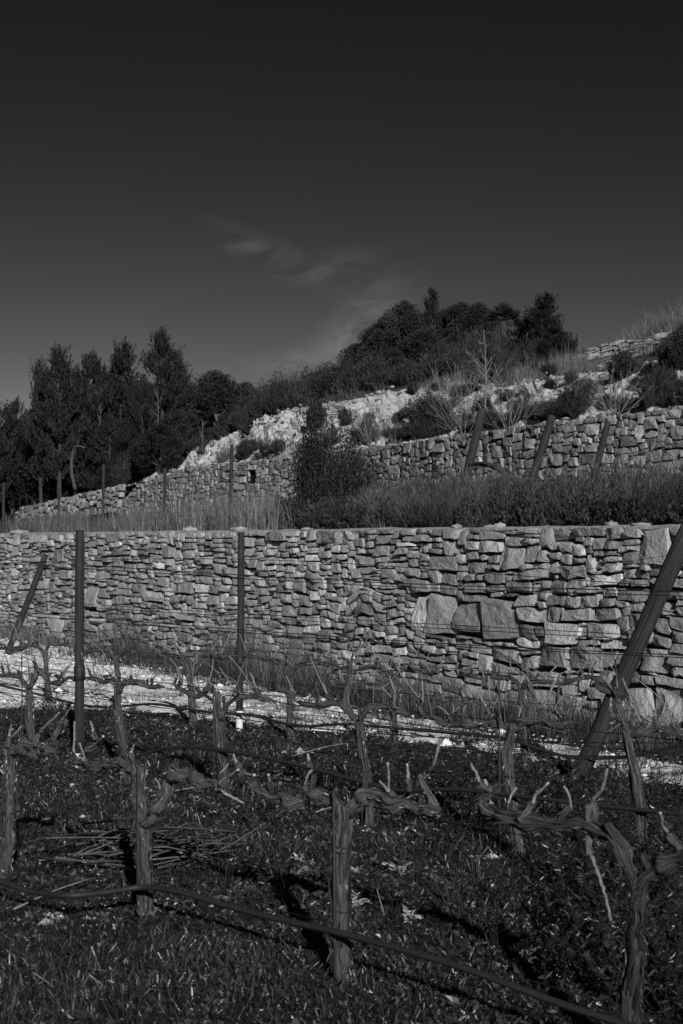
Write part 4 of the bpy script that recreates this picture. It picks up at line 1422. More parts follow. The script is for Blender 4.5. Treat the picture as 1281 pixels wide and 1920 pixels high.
# heap of cut canes lying between the first two rows
q0 = P(300, 1622, F * CAMZ / (1622 - HOR))
root = thing('cane_heap', [q0[0], q0[1], 0], 'heap of cut vine canes lying in the grass between the rows', 'brushwood')
for i in range(64):
    px, py = 290 + rng.normal(0, 62), 1616 + rng.normal(0, 13)
    cpt = P(px, py, F * CAMZ / (py - HOR))
    cpt[2] = 0.045 + abs(rng.normal(0, 0.045))
    an = rng.normal(0.35, 0.6)
    L = rng.uniform(0.25, 0.62)
    dr = np.array([math.cos(an), math.sin(an), rng.normal(0, 0.07)])
    path = spline([cpt - dr * L / 2, cpt + rng.normal(0, 0.03, 3), cpt + dr * L / 2 + rng.normal(0, 0.04, 3)], 7)
    path[:, 2] = np.maximum(path[:, 2], 0.02)
    mb = MB()
    mb.add(**tube(path, np.linspace(0.0058, 0.003, 7), 5, 0.1, i, capmat=1), tone=rng.uniform(0.18, 0.55))
    mb.build('cane', [M['cane'], M['cut']], root, smooth=True)
for px, py, an, L, lab in [(640, 1530, 0.5, 0.35, 'thin pruned cane on the grass beneath the middle cordon'), (100, 1700, 0.9, 0.45, 'thin straw pale cane lying before the sagging hose at left'), (345, 1500, 0.25, 0.42, 'slim pale cane on the grass under the side branch'), (600, 1420, 0.6, 0.5, 'grey cut cane leaning through the weeds at centre')]:
    cpt = P(px, py, F * CAMZ / (py - HOR))
    cpt[2] = 0.06
    dr = np.array([math.cos(an), math.sin(an), 0.12])
    mb = MB()
    mb.add(**tube(spline([cpt - dr * L / 2, cpt + [0, 0, 0.01], cpt + dr * L / 2], 7), np.linspace(0.005, 0.003, 7), 6, 0.1, 3))
    tag(mb.build('cut_cane', M['cane'], None, cpt, smooth=True), lab, 'cane', 'cut canes on the grass')


# ------------------------------------------------------------------ dry grass along the walls
def tufts(mb, centres, nper, h, spread, lean, w, rng, tone=1.0):
    c = np.repeat(centres, nper, 0)
    n = len(c)
    off = rng.normal(0, 1, (n, 2))
    hh = np.repeat(np.broadcast_to(h, (len(centres),)) * rng.lognormal(-0.08, 0.28, len(centres)), nper) * rng.uniform(0.3, 1.1, n)
    p = c + np.concatenate([off * spread, np.zeros((n, 1))], 1)
    add_blades(mb, p, off * lean + rng.normal(0, 0.13, (n, 2)), hh, w * rng.uniform(0.6, 1.3, n), rng, np.clip(np.repeat(rng.lognormal(0, 0.25, len(centres)), nper) * rng.lognormal(0, 0.35, n) * tone, 0.2, 3), 0.6)


def wallpts(n, u0, u1, v0, v1):
    u, v = rng.uniform(u0, u1, n), rng.uniform(v0, v1, n)
    x, y = P0[0] + u * WD[0] + v * WN[0], P0[1] + u * WD[1] + v * WN[1]
    return np.stack([x, y, field_z(x, y)], -1), u


mb = MB()
p, u = wallpts(520, -1.5, 12.5, -1.0, -0.08)
kk = uv_of(p[:, 0], p[:, 1])[1] > np.interp(u, [3, 5, 7, 9, 12], [-1.0, -0.85, -0.6, -0.35, -0.15])
p, u = p[kk], u[kk]
k = fbm(np.stack([u * 0.8, 0 * u, 0 * u], -1), 2, 81)
kk = (k > -0.3) & (rng.random(len(k)) < np.interp(u, [-1, 2, 5, 12], [0.5, 0.65, 0.9, 1]))
p, u, k = p[kk], u[kk], k[kk]
tufts(mb, p, 26, np.interp(u, [-1, 3, 6, 10, 12.5], [0.27, 0.40, 0.62, 0.78, 0.6]) * (1 + 0.7 * k), 0.05, 0.16, 0.0045, rng, 0.8)
p, u = wallpts(120, 12, 17, -0.5, -0.08)
tufts(mb, p, 16, 0.35, 0.06, 0.15, 0.007, rng)
tag(mb.build('wall_foot_grass', M['straw'], None, (0, 0, 0)), 'tall dry grass growing along the foot of the wall', 'grass', kind='stuff')
mb = MB()
p, u = wallpts(260, -2, 11, -1.2, -0.05)
tufts(mb, p, 22, 0.24, 0.08, 0.35, 0.008, rng)
tag(mb.build('wall_foot_weeds', M['shrub'], None, (0, 0, 0)), 'dark low weeds among the dry grass at the wall foot', 'weeds', kind='stuff')


def terrpts(n, px0, px1, d0f, d1f):
    """points on the terrace, by column and share of the way from wall 1 to wall 2"""
    out = []
    for px in rng.uniform(px0, px1, n):
        a = (px - 640.5) / F
        u = (P0[0] - a * P0[1]) / (a * WD[1] - WD[0])
        dn = P0[1] + u * WD[1]
        g = np.linspace(14, 60, 200)
        X = a * g
        df = g[np.argmin(np.abs(np.interp(g, D0, W2P[:, 0]) - X))]
        d = dn + 0.6 + (df - dn - 0.9) * rng.uniform(d0f, d1f)
        out.append([a * d, d, land_z(a * d, d, 1.9, TERR) - 0.02])
    return np.array(out)


mb = MB()
tufts(mb, terrpts(60, 345, 515, 0.0, 0.35), 42, 0.72, 0.07, 0.07, 0.009, rng, 1.2)
tufts(mb, terrpts(110, 20, 350, 0.05, 0.6), 30, 0.55, 0.10, 0.12, 0.009, rng, 1.0)
tufts(mb, terrpts(60, 500, 720, 0.0, 0.6), 24, 0.4, 0.08, 0.2, 0.012, rng, 0.7)
tufts(mb, terrpts(90, 640, 1300, 0.3, 0.9), 20, 0.42, 0.09, 0.25, 0.010, rng, 0.7)
tufts(mb, terrpts(60, -60, 160, 0.2, 0.95), 24, 0.5, 0.12, 0.18, 0.014, rng, 0.7)
tag(mb.build('terrace_grass', M['straw'], None, (0, 0, 0)), 'tall dry grass standing on the second terrace', 'grass', kind='stuff')


# clumps of longer grass in the field and weeds straying onto the track
mb = MB()
p, v = field_pts(420, 3.6, 14, rng, 1.4, 0.0)
tufts(mb, p, 26, rng.uniform(0.07, 0.17, len(p)), 0.025, 0.4, 0.0045, rng, 1.1)
u_ = np.concatenate([rng.uniform(-2, 9, 330), rng.uniform(-2, 3.2, 420)])
v_ = rng.uniform(-3.2, -0.9, 750)
k = (in_track(u_, v_) > 0) & (rng.random(750) < np.interp(u_, [-2, 3, 5, 9], [1, 0.8, 0.35, 0.25]))
u_, v_ = u_[k], v_[k]
x, y = P0[0] + u_ * WD[0] + v_ * WN[0], P0[1] + u_ * WD[1] + v_ * WN[1]
tufts(mb, np.stack([x, y, field_z(x, y) + 0.02], -1), 20, rng.uniform(0.04, 0.13, len(x)), 0.05, 0.5, 0.006, rng, 1.2)
tag(mb.build('grass_clumps', M['grass'], None, (0, 0, 0)), 'clumps of longer grass in the field and on the track', 'grass', kind='stuff')


# ------------------------------------------------------------------ shrubs
def shrub_cards(mb, stems, base, H, R, nb, per, L, Wd, rng, tone=1.0, up=0.6, inner=0.3, jit=0.05, flat=1.0):
    th = rng.uniform(0, 2 * np.pi, nb)
    rr = R * np.sqrt(rng.random(nb))
    top = H * (1 - 0.55 * (rr / R) ** 2) * rng.uniform(0.5, 1.15, nb)
    tip = np.stack([np.cos(th) * rr, np.sin(th) * rr * flat, top], -1)
    mid = tip * np.array([0.45, 0.45, 0.5])
    t = rng.uniform(inner, 1, (nb, per)) ** 0.8
    q = (2 * t * (1 - t))[..., None] * mid[:, None] + (t ** 2)[..., None] * tip[:, None]
    q = q + rng.normal(0, jit * H, q.shape)
    out = nrm(tip)[:, None] + np.array([0, 0, up]) + rng.normal(0, 0.65, q.shape)
    tn = np.repeat(rng.lognormal(0, 0.3, nb), per) * rng.lognormal(0, 0.25, nb * per) * tone
    add_cards(mb, q.reshape(-1, 3) + base, out.reshape(-1, 3), L * rng.uniform(0.6, 1.3, nb * per), Wd * rng.uniform(0.7, 1.2, nb * per), rng, np.clip(tn, 0.2, 3))
    if stems is not None:
        for k in range(0, nb, max(1, nb // 14)):
            a = np.array([0, 0, -0.05]) + base
            stems.add(**tube(spline([a, base + mid[k], base + tip[k] * 0.95], 6), np.linspace(0.012, 0.004, 6) * max(1, H), 5))


def shrub(label, base, H, R, kind='leafy', cat='shrub', group=None, tone=1.0):
    root = thing('shrub', base, label, cat, group)
    lf, st = MB(), MB()
    d = base[1]
    sz = d / 1422            # one render pixel, in metres at that distance
    if kind == 'leafy':
        shrub_cards(lf, st, base, H, R, 190, 60, max(0.05, 2.2 * sz), max(0.024, 1.2 * sz), rng, tone, inner=0.12)
        m = M['ever']
    elif kind == 'broom':
        shrub_cards(lf, st, base, H, R, 90, 26, max(0.14, 4 * sz), max(0.010, 0.6 * sz), rng, tone, up=1.6, inner=0.15, jit=0.03)
        m = M['shrub']
    else:
        shrub_cards(lf, st, base, H, R, 90, 22, max(0.16, 5 * sz), max(0.008, 0.5 * sz), rng, tone, up=1.3, inner=0.2, jit=0.04)
        m = M['straw']
    lf.build('foliage', m, root)
    st.build('stems', M['twig'], root)
    return root


def hshrub(label, px, py, hp, wp, kind, tone=1.0, tree=None):
    b = hit(px, py, tree)
    if b is None:
        b = at(px, 44)
    d = b[1]
    b = b - np.array([0, 0, 0.05])
    return shrub(label, b, hp / F * d + 0.05, wp / 2 / F * d, kind, group='distinct shrubs on the hill', tone=tone)


G = 'distinct shrubs on the hill'
b = at(632, 24.5, TERR)
shrub('tall dark leafy shrub standing on the terrace at the picture middle', b, 1.72, 0.74, 'leafy', group=G)
b = at(590, 24.0, TERR)
shrub('slender upright dark shrub reaching highest above the second wall', b, 2.05, 0.34, 'leafy', group=G)
b = at(664, 25.5, TERR)
shrub('leafy shrub leaning against the tall dark one on its right', b, 1.25, 0.42, 'leafy', group=G)
hshrub('upright shrub on the rock bank above the slender dark shrub', 592, 800, 50, 34, 'leafy', 1.2)
hshrub('round shrub on the rock bank just left of the sapling', 808, 806, 70, 90, 'leafy', 1.3)
hshrub('small broom shrub at the wall edge left of the leaning posts', 694, 832, 42, 40, 'broom')
hshrub('grassy shrub growing on the ledge over the middle leaning post', 1085, 772, 66, 80, 'broom', 1.1)
hshrub('dark shrub on the rock bank under the broken dry wall', 1168, 706, 44, 60, 'leafy', 1.2)
hshrub('spreading broom shrub on the ledge at the right edge', 1240, 752, 66, 90, 'broom', 1.0)
hshrub('leafy shrub overhanging the broken wall at the right edge', 1282, 690, 70, 50, 'leafy', 1.2)
hshrub('pale dry tussock where the rock bank begins at the left', 424, 812, 36, 40, 'dry', 1.3)
hshrub('pale dry tussock over the curved end of the second wall', 268, 892, 50, 60, 'dry', 1.2)
hshrub('dark upright shrub beside the curved end of the second wall', 228, 915, 66, 36, 'broom', 0.8)
hshrub('large twiggy bush behind the bare sapling', 925, 716, 110, 120, 'broom', 1.2)

# scrub that reads as one mass: the ridge, the ledges and the terrace
mb = MB()


def mass(mb, lst, kind, tree=None):
    for px, py, hp, wp, tn in lst:
        b, y_ = hit(px, py, tree), py
        while b is None and y_ < 960:
            y_ += 3
            b = hit(px, y_, tree)
        if b is None:
            continue
        if y_ > py:
            hp = hp + min(y_ - py, 40)
            k_ = 1 + min((y_ - py) * 0.05 + 0.4, 3.0) / b[1]
            b = np.array([b[0] * k_, b[1] * k_, land_z(b[0] * k_, b[1] * k_, b[2])])
        d = b[1]
        sz = d / 1422
        H, R = hp / F * d, wp / 2 / F * d
        b = b - np.array([0, 0, 0.04])
        if kind == 'leafy':
            shrub_cards(mb, None, b, H, R, 36, 34, max(0.05, 2.4 * sz), max(0.02, 1.2 * sz), rng, tn)
        else:
            shrub_cards(mb, None, b, H, R, 60, 22, max(0.14, 4.5 * sz), max(0.009, 0.55 * sz), rng, tn, up=1.5, inner=0.1, jit=0.03)


ridge_y = lambda px: np.interp(px, [330, 500, 640, 760, 870, 1000, 1100], [862, 772, 742, 732, 700, 690, 680])
L1, L2 = [], []
for _ in range(150):
    px = rng.uniform(470, 900)
    y = ridge_y(px) - abs(rng.normal(0, 16)) - 6
    (L1 if rng.random() < 0.5 else L2).append((px, y, rng.uniform(22, 50), rng.uniform(36, 64), rng.uniform(0.6, 1.3)))
for _ in range(60):
    px = rng.uniform(330, 560)
    (L1 if rng.random() < 0.5 else L2).append((px, ridge_y(px) - abs(rng.normal(0, 10)), rng.uniform(14, 34), rng.uniform(26, 50), rng.uniform(0.6, 1.2)))
for _ in range(50):
    px = rng.choice([rng.uniform(860, 1070), rng.uniform(1250, 1300)], p=[0.8, 0.2])
    (L1 if rng.random() < 0.4 else L2).append((px, rng.uniform(640, 690), rng.uniform(20, 46), rng.uniform(40, 70), rng.uniform(0.6, 1.3)))
L1 += [(510, 745, 52, 34, 1.0), (528, 742, 58, 40, 0.9), (556, 735, 42, 44, 1.1), (574, 735, 50, 50, 0.9), (600, 732, 46, 44, 1.0), (622, 735, 52, 50, 0.9), (648, 722, 60, 60, 0.8), (676, 716, 62, 64, 0.8), (488, 750, 40, 44, 0.9), (706, 712, 60, 60, 0.8)]
mass(mb, L1, 'leafy')
tag(mb.build('ridge_scrub', M['shrub'], None, (0, 0, 0)), 'dark leafy scrub lining the top of the rock bank', 'scrub', kind='stuff')
mb = MB()
mass(mb, L2, 'broom')
L2 = [(rng.uniform(440, 1290), 0, rng.uniform(14, 36), rng.uniform(24, 50), rng.uniform(0.6, 1.3)) for _ in range(80)]
L2 = [q for q in L2 if q[0] > 720 or rng.random() < 0.3]
top_y = lambda px: np.interp(px, [440, 550, 690, 830, 910, 1040, 1170, 1281], [866, 855, 840, 818, 808, 790, 775, 764])
mass(mb, [(a, top_y(a) - abs(rng.normal(0, 7)) - 2, c_, d_, e_) for a, b_, c_, d_, e_ in L2], 'broom')
L3 = [(rng.uniform(560, 1290), 0, rng.uniform(10, 26), rng.uniform(18, 40), rng.uniform(0.8, 1.5)) for _ in range(34)]
mass(mb, [(a, top_y(a) - rng.uniform(20, 90), c_, d_, e_) for a, b_, c_, d_, e_ in L3], 'broom')
tag(mb.build('bank_scrub', M['shrub'], None, (0, 0, 0)), 'grassy broom scrub on the ledge and the rock bank', 'scrub', kind='stuff')
mb = MB()
T1 = terrpts(70, 690, 900, 0.12, 0.75)
T2 = terrpts(105, 900, 1330, 0.0, 0.7)
T3 = terrpts(40, 500, 720, 0.0, 0.5)
T4 = terrpts(46, 700, 1330, 0.0, 0.6)
for ib, b in enumerate(np.vstack([T1, T2, T3, T4])):
    px = proj(b)[0]
    if ib >= len(T1) + len(T2) + len(T3):
        H = rng.uniform(0.4, 0.75)
        shrub_cards(mb, None, b, H, H * 0.25, 16, 34, 0.06, 0.018, rng, rng.uniform(0.9, 1.9), up=1.2, inner=0.1)
        continue
    if px > 690 and vnoise(np.array([[b[0] * 1.6, b[1] * 0.8, 9.0]]), 15)[0] < -0.38:
        continue
    H = rng.uniform(0.22, 0.75) * np.interp(px, [500, 690, 790, 880, 930, 980, 1281], [0.6, 0.7, 1.15, 0.85, 0.6, 0.85, 1.0]) * 0.82 * (1 + 0.6 * vnoise(np.array([[b[0] * 1.1, b[1] * 0.5, 4.0]]), 13)[0])
    shrub_cards(mb, None, b, H, H * rng.uniform(0.6, 1.0), 42, 30, 0.05, 0.020, rng, rng.uniform(0.6, 1.2), up=0.9)
tag(mb.build('undergrowth', M['shrub'], None, (0, 0, 0)), 'dense low undergrowth covering the second terrace', 'undergrowth', kind='stuff')
mb = MB()
for b in np.vstack([terrpts(60, 690, 900, 0.1, 0.7), terrpts(40, 900, 1330, 0.1, 0.7)]):
    H = rng.uniform(0.4, 0.75)
    shrub_cards(mb, None, b, H, H * 0.7, 70, 14, 0.13, 0.007, rng, rng.uniform(0.25, 0.9), up=1.4, inner=0.1)
tag(mb.build('terrace_twigs', M['twig'], None, (0, 0, 0)), 'fine grey twiggy stems over the terrace undergrowth', 'twigs', kind='stuff')

# pale dry grass on the crest at the right
mb = MB()
sv_ = np.vstack(slope.v)
qx, qy = proj(sv_)
cand = sv_[(qx > 440) & (qx < 1320) & (sv_[:, 1] < 52) & ~((qx > 1055) & (qx < 1275) & (qy > 610))]
cand = cand[rng.integers(0, len(cand), 900)] + np.concatenate([rng.normal(0, 0.15, (900, 2)), np.full((900, 1), -0.03)], 1)
tufts(mb, cand, 18, 0.36, 0.10, 0.3, 0.010, rng, 0.7)
for px, py, n, h in [(1245, 618, 90, 0.75), (1268, 605, 60, 0.85), (1100, 640, 50, 0.6), (1200, 622, 70, 0.45), (1060, 640, 30, 0.5), (1000, 660, 30, 0.5), (830, 690, 20, 0.6), (780, 705, 20, 0.55), (560, 742, 20, 0.6), (480, 770, 14, 0.5), (270, 885, 24, 0.6)]:
    b = hit(px, py)
    if b is None:
        b = at(px, 36)
    c = b + np.concatenate([rng.normal(0, 0.42, (n, 2)), np.zeros((n, 1))], 1)
    c[:, 2] = [land_z(q[0], q[1], b[2]) - 0.03 for q in c]
    tufts(mb, c, 30, h, 0.09, 0.26, 0.008, rng, 1.5)
tag(mb.build('crest_grass', M['straw'], None, (0, 0, 0)), 'pale dry grass standing along the crest of the slope', 'grass', kind='stuff')


# ------------------------------------------------------------------ trees
def pine_mesh(seed, H=7.0, W_=1.9, nb=52, px=0.045, low=0.16):
    rng = np.random.default_rng(seed)
    tr, cr = MB(), MB()
    tz = np.linspace(0, H, 14)
    tp = np.stack([0.12 * fbm(np.stack([tz * 0.5, 0 * tz, 0 * tz + seed], -1), 2, 1), 0.12 * fbm(np.stack([tz * 0.5, 0 * tz + 7, 0 * tz + seed], -1), 2, 1), tz], -1)
    tr.add(**tube(tp, np.linspace(0.13, 0.015, 14) * H / 7, 8, 0.3, seed))
    P_, D_, T_ = [], [], []
    for b in range(nb):
        f = low + (1 - low) * (b + rng.random()) / nb
        z0 = f * H
        an = rng.uniform(0, 2 * np.pi)
        prof = min(1.0, 0.35 + (f - low) * 2.6) * (1 - max(0, f - 0.35) / 0.65) ** 0.72
        l = W_ * max(0.10, prof) * rng.uniform(0.6, 1.15)
        t = np.linspace(0, 1, 7)
        az = np.array([math.cos(an), math.sin(an), 0])
        path = np.array([np.interp(z0, tz, tp[:, 0]), np.interp(z0, tz, tp[:, 1]), z0]) + az * (l * t * (1 - 0.12 * t))[:, None] + np.array([0, 0, 1]) * (l * (0.18 * t + 0.42 * t * t))[:, None]
        path = path + rng.normal(0, 0.03, path.shape) * t[:, None]
        tr.add(**tube(path, np.linspace(0.035, 0.008, 7) * H / 7, 5))
        ns = int(7 + l * 12)
        ts = rng.uniform(0.28, 1.0, ns)
        q = np.stack([np.interp(ts, t, path[:, k]) for k in range(3)], -1) + rng.normal(0, 0.13, (ns, 3)) * ts[:, None]
        tg = nrm(path[-1] - path[-3])
        sdir_ = nrm(tg * 0.45 + np.array([0, 0, 1.0]) + rng.normal(0, 0.35, (ns, 3)))
        ln = rng.uniform(0.3, 0.7, ns)
        m = 22
        u = rng.uniform(0, 1, (ns, m))
        base = q[:, None] + sdir_[:, None] * (u * ln[:, None])[..., None]
        d = sdir_[:, None] * 1.1 + nrm(rng.normal(0, 1, (ns, m, 3))) * 0.6
        P_.append(base.reshape(-1, 3))
        D_.append(d.reshape(-1, 3))
        T_.append(np.repeat(rng.lognormal(0, 0.3, ns), m) * rng.lognormal(0, 0.2, ns * m))
    # leader shoots
    P_, D_, T_ = np.vstack(P_), np.vstack(D_), np.concatenate(T_)
    add_cards(cr, P_, D_, rng.uniform(0.10, 0.2, len(P_)), px * 0.8, rng, np.clip(T_, 0.3, 2.5), 0.1)
    return tr.mesh('trunk', M['trunk'], smooth=True), cr.mesh('crown', M['needle'])


def round_mesh(seed, H=4.5, R=2.0, n=22000, leaf=0.13):
    rng = np.random.default_rng(seed)
    tr, cr = MB(), MB()
    tr.add(**tube(spline([(0, 0, 0), (0.1, 0, H * 0.2), (0, 0.1, H * 0.55)], 8), np.linspace(0.14, 0.06, 8), 7, 0.3, seed))
    nc = 46
    th = rng.uniform(0, 2 * np.pi, nc)
    cz = rng.uniform(0.08, 0.86, nc)
    wr = np.sin(np.clip(cz * 1.05 + 0.12, 0, 1) * np.pi) ** 0.55
    rr = R * wr * np.sqrt(rng.uniform(0.12, 0.8, nc))
    C = np.stack([np.cos(th) * rr, np.sin(th) * rr, cz * H], -1)
    S = rng.uniform(0.2, 0.36, nc) * R
    for k in range(0, nc, 4):
        tr.add(**tube(spline([(0, 0, H * 0.2), C[k] * [0.5, 0.5, 0.7], C[k]], 6), np.linspace(0.05, 0.012, 6), 5))
    i = rng.integers(0, nc, n)
    d = nrm(rng.normal(0, 1, (n, 3)))
    p = C[i] + d * S[i][:, None] * (rng.uniform(0.35, 1.1, n) ** 0.5)[:, None] * np.array([1, 1, 0.85])
    p[:, 2] = np.maximum(p[:, 2], 0.05)
    tone = rng.lognormal(0, 0.3, nc)[i] * rng.lognormal(0, 0.25, n)
    add_cards(cr, p, d + np.array([0, 0, 0.4]) + rng.normal(0, 0.5, (n, 3)), leaf * rng.uniform(0.6, 1.3, n), leaf * 0.55, rng, np.clip(tone, 0.25, 2.5), 0.2)
    return tr.mesh('trunk', M['trunk'], smooth=True), cr.mesh('crown', M['ever'])


PV = [pine_mesh(s_, 7.0, w_, nb_) for s_, w_, nb_ in ((1, 1.9, 74), (2, 1.6, 66), (3, 2.2, 80), (4, 1.7, 70))]
RV = [round_mesh(s_, 4.5, r_) for s_, r_ in ((5, 2.0), (6, 2.3), (7, 1.8))]


def tree(name, var, label, px, d, ytop, base=None, native=7.0, wide=1.0, rot=0.0, group='trees behind the terraces', zb=None):
    b = at(px, d) if zb is None else np.array([(px - 640.5) / F * d, d, zb])
    b = b - np.array([0, 0, 0.1])
    H = CAMZ - (ytop - HOR) / F * d - b[2]
    root = thing(name, b, label, 'tree', group)
    root.rotation_euler = (0, 0, rot)
    root.scale = (H / native * wide, H / native * wide, H / native)
    for me, nm in zip(var, ('trunk', 'crown')):
        o = bpy.data.objects.new(nm, me)
        SC.collection.objects.link(o)
        o.parent = root
    return root


tree('pine_tree', PV[0], 'tallest pine of the left wood, crown highest against the sky', 303, 56, 634, rot=0.4, wide=1.0)
tree('pine_tree', PV[1], 'broad pine just left of the tallest one in the left wood', 228, 58, 658, rot=2.0, wide=1.2)
tree('pine_tree', PV[2], 'shaggy pine between the twin topped pine and the broad pine', 170, 57, 681, rot=3.1, wide=0.95)
tree('pine_tree', PV[3], 'open branched pine with clear shoots at the left wood edge', 112, 55, 671, rot=1.0, wide=0.95)
tree('pine_tree', PV[1], 'leftmost high pine of the wood, leaning from its neighbour', 76, 56, 690, rot=4.4, wide=0.7)
tree('pine_tree', PV[0], 'low pine under the leftmost high pine at the picture edge', 22, 58, 766, rot=5.2, wide=1.1)
tree('pine_tree', PV[3], 'low dark pine cut by the left picture edge', -22, 54, 772, rot=0.2, wide=1.1)
tree('pine_tree', PV[2], 'smaller pine standing before the tallest one', 268, 53, 730, rot=2.7, wide=1.0)
tree('pine_tree', PV[1], 'pine leaning out right of the tallest one', 334, 57, 690, rot=3.9, wide=1.1)
tree('pine_tree', PV[0], 'bushy lower pine before the shaggy pine', 142, 56, 772, rot=1.7, wide=1.2)
tree('pine_tree', PV[3], 'bushy lower pine at the left above the far wall', 66, 58, 800, rot=2.9, wide=1.3)
tree('pine_tree', PV[2], 'low dark pine above the pale dead trunk', 205, 55, 790, rot=0.9, wide=1.2)
tree('evergreen_tree', RV[1], 'wide round headed evergreen right of the pines', 402, 57, 693, native=4.5, rot=0.5, wide=0.95)
tree('evergreen_tree', RV[0], 'lower round evergreen beside the wide round headed one', 462, 58, 712, native=4.5, rot=2.5, wide=0.75)
tree('evergreen_tree', RV[2], 'dark evergreen filling the gap under the tallest pine', 338, 54, 760, native=4.5, rot=1.5, wide=1.1)
tree('evergreen_tree', RV[1], 'dark evergreen low between pines and rock bank', 268, 53, 828, native=4.5, rot=3.5, wide=1.3)
tree('evergreen_tree', RV[0], 'low evergreen at the foot of the left wood', 110, 58, 862, native=4.5, rot=4.2, wide=1.5)
tree('evergreen_tree', RV[2], 'low evergreen at the left picture edge below the pines', 20, 61, 850, native=4.5, rot=5.0, wide=1.5)
tree('evergreen_tree', RV[1], 'low evergreen below the round headed trees at the bank end', 372, 52, 800, native=4.5, rot=0.1, wide=1.2)
for v_, px, d_, yt, w_, lab in [(RV[0], 150, 60, 735, 1.3, 'dark evergreen deep in the left wood behind the shaggy pine'), (RV[1], 250, 61, 712, 1.2, 'dark evergreen deep in the wood between broad and tallest pine'), (RV[2], 48, 60, 778, 1.4, 'dark evergreen deep in the wood near the left edge'),
                                (RV[0], 345, 60, 712, 1.0, 'dark evergreen between the tallest pine and round headed tree'), (RV[2], 92, 59, 745, 1.2, 'dark evergreen behind the open branched pine'), (RV[1], 190, 57, 800, 1.4, 'broad dark evergreen low in the middle of the left wood'),
                                (RV[0], 300, 51, 790, 1.2, 'dark evergreen just below the tallest pine'), (RV[2], 430, 54, 770, 1.1, 'low dark evergreen beneath the wide round headed tree'), (RV[1], 492, 57, 735, 0.7, 'small round evergreen where wood meets rock bank'), (RV[0], 0, 61, 815, 1.5, 'low dark evergreen filling the left picture edge'), (RV[2], 205, 54, 868, 1.3, 'low evergreen behind the pale dead trunk')]:
    tree('evergreen_tree', v_, lab, px, d_, yt, native=4.5, rot=px * 0.1, wide=w_)
GR = 'dark trees on the ridge'
tree('evergreen_tree', RV[0], 'lowest dark tree at the left end of the ridge clump', 668, 50, 640, native=4.5, rot=1.1, wide=0.9, group=GR)
tree('evergreen_tree', RV[1], 'second dark tree from the left in the ridge clump', 706, 49, 606, native=4.5, rot=2.2, wide=0.8, group=GR)
tree('evergreen_tree', RV[1], 'rounded dark tree left of the peak of the ridge clump', 758, 48, 562, native=4.5, rot=0.8, wide=0.75, group=GR)
tree('pine_tree', PV[3], 'slim pointed pine forming the peak of the ridge clump', 808, 48.5, 553, rot=2.4, wide=0.95, group=GR)
tree('evergreen_tree', RV[2], 'dense dark tree in the middle of the ridge clump', 790, 46, 610, native=4.5, rot=3.3, wide=1.2, group=GR)
tree('evergreen_tree', RV[2], 'broad dark tree left of the palm', 866, 48, 556, native=4.5, rot=5.0, wide=0.85, group=GR)
tree('evergreen_tree', RV[0], 'dark tree closing the gap left of the peak', 784, 49, 585, native=4.5, rot=2.9, wide=0.8, group=GR)
tree('evergreen_tree', RV[1], 'dark tree closing the gap right of the peak', 834, 49, 578, native=4.5, rot=4.6, wide=0.8, group=GR)
tree('evergreen_tree', RV[2], 'dark tree on the sloping left shoulder of the ridge clump', 728, 48.5, 592, native=4.5, rot=0.9, wide=0.8, group=GR)
tree('evergreen_tree', RV[1], 'rounded dark tree touching the palm', 898, 47, 566, native=4.5, rot=4.0, wide=0.75, group=GR)
tree('evergreen_tree', RV[0], 'low dark bush tree under the broad ridge pine', 850, 45, 625, native=4.5, rot=0.6, wide=1.3, group=GR)
tree('evergreen_tree', RV[2], 'low dark bush tree at the front of the ridge clump', 735, 45.5, 648, native=4.5, rot=1.9, wide=1.3, group=GR)
tree('young_pine', PV[1], 'young pine with feathery shoots right of the palm', 1022, 39, 558, rot=1.3, wide=2.1, group=GR)
tree('young_pine', PV[3], 'lower young pine half hidden beside the feathery one', 985, 40, 598, rot=3.0, wide=2.2, group=GR)
tree('young_pine', PV[0], 'small dark pine bush below the feathery young pine', 1040, 37.5, 615, rot=0.3, wide=2.2, group=GR)

# palm on the ridge
b = at(944, 45)
H = CAMZ - (603 - HOR) / F * 45 - b[2]
root = thing('palm_tree', b, 'small fan palm on the ridge between dark trees and young pine', 'tree', GR)
mb = MB()
top = b + np.array([0, 0, H])
mb.add(**tube(spline([b - [0, 0, 0.1], (b + top) / 2 + [0.05, 0, 0], top], 8), np.linspace(0.13, 0.10, 8), 8, 0.3, 2))
mb.build('trunk', M['trunk'], root, smooth=True)
for _ in range(22):
    an, el = rng.uniform(0, 2 * np.pi), rng.uniform(-0.3, 1.3)
    dr = np.array([math.cos(an) * math.cos(el), math.sin(an) * math.cos(el), math.sin(el)])
    e = top + dr * 0.32
    mb = MB()
    mb.add(**tube(np.array([top, e]), 0.012, 4))
    sd = nrm(np.cross(dr, [0.3, 0.1, 1]))
    fa = np.linspace(-1.3, 1.3, 13)
    dd = np.cos(fa)[:, None] * dr + np.sin(fa)[:, None] * sd + np.array([0, 0, -0.12])
    add_cards(mb, np.repeat(e[None], 13, 0), dd, 0.36, 0.05, rng, 1.0, 0.1)
    mb.build('frond', M['ever'], root)


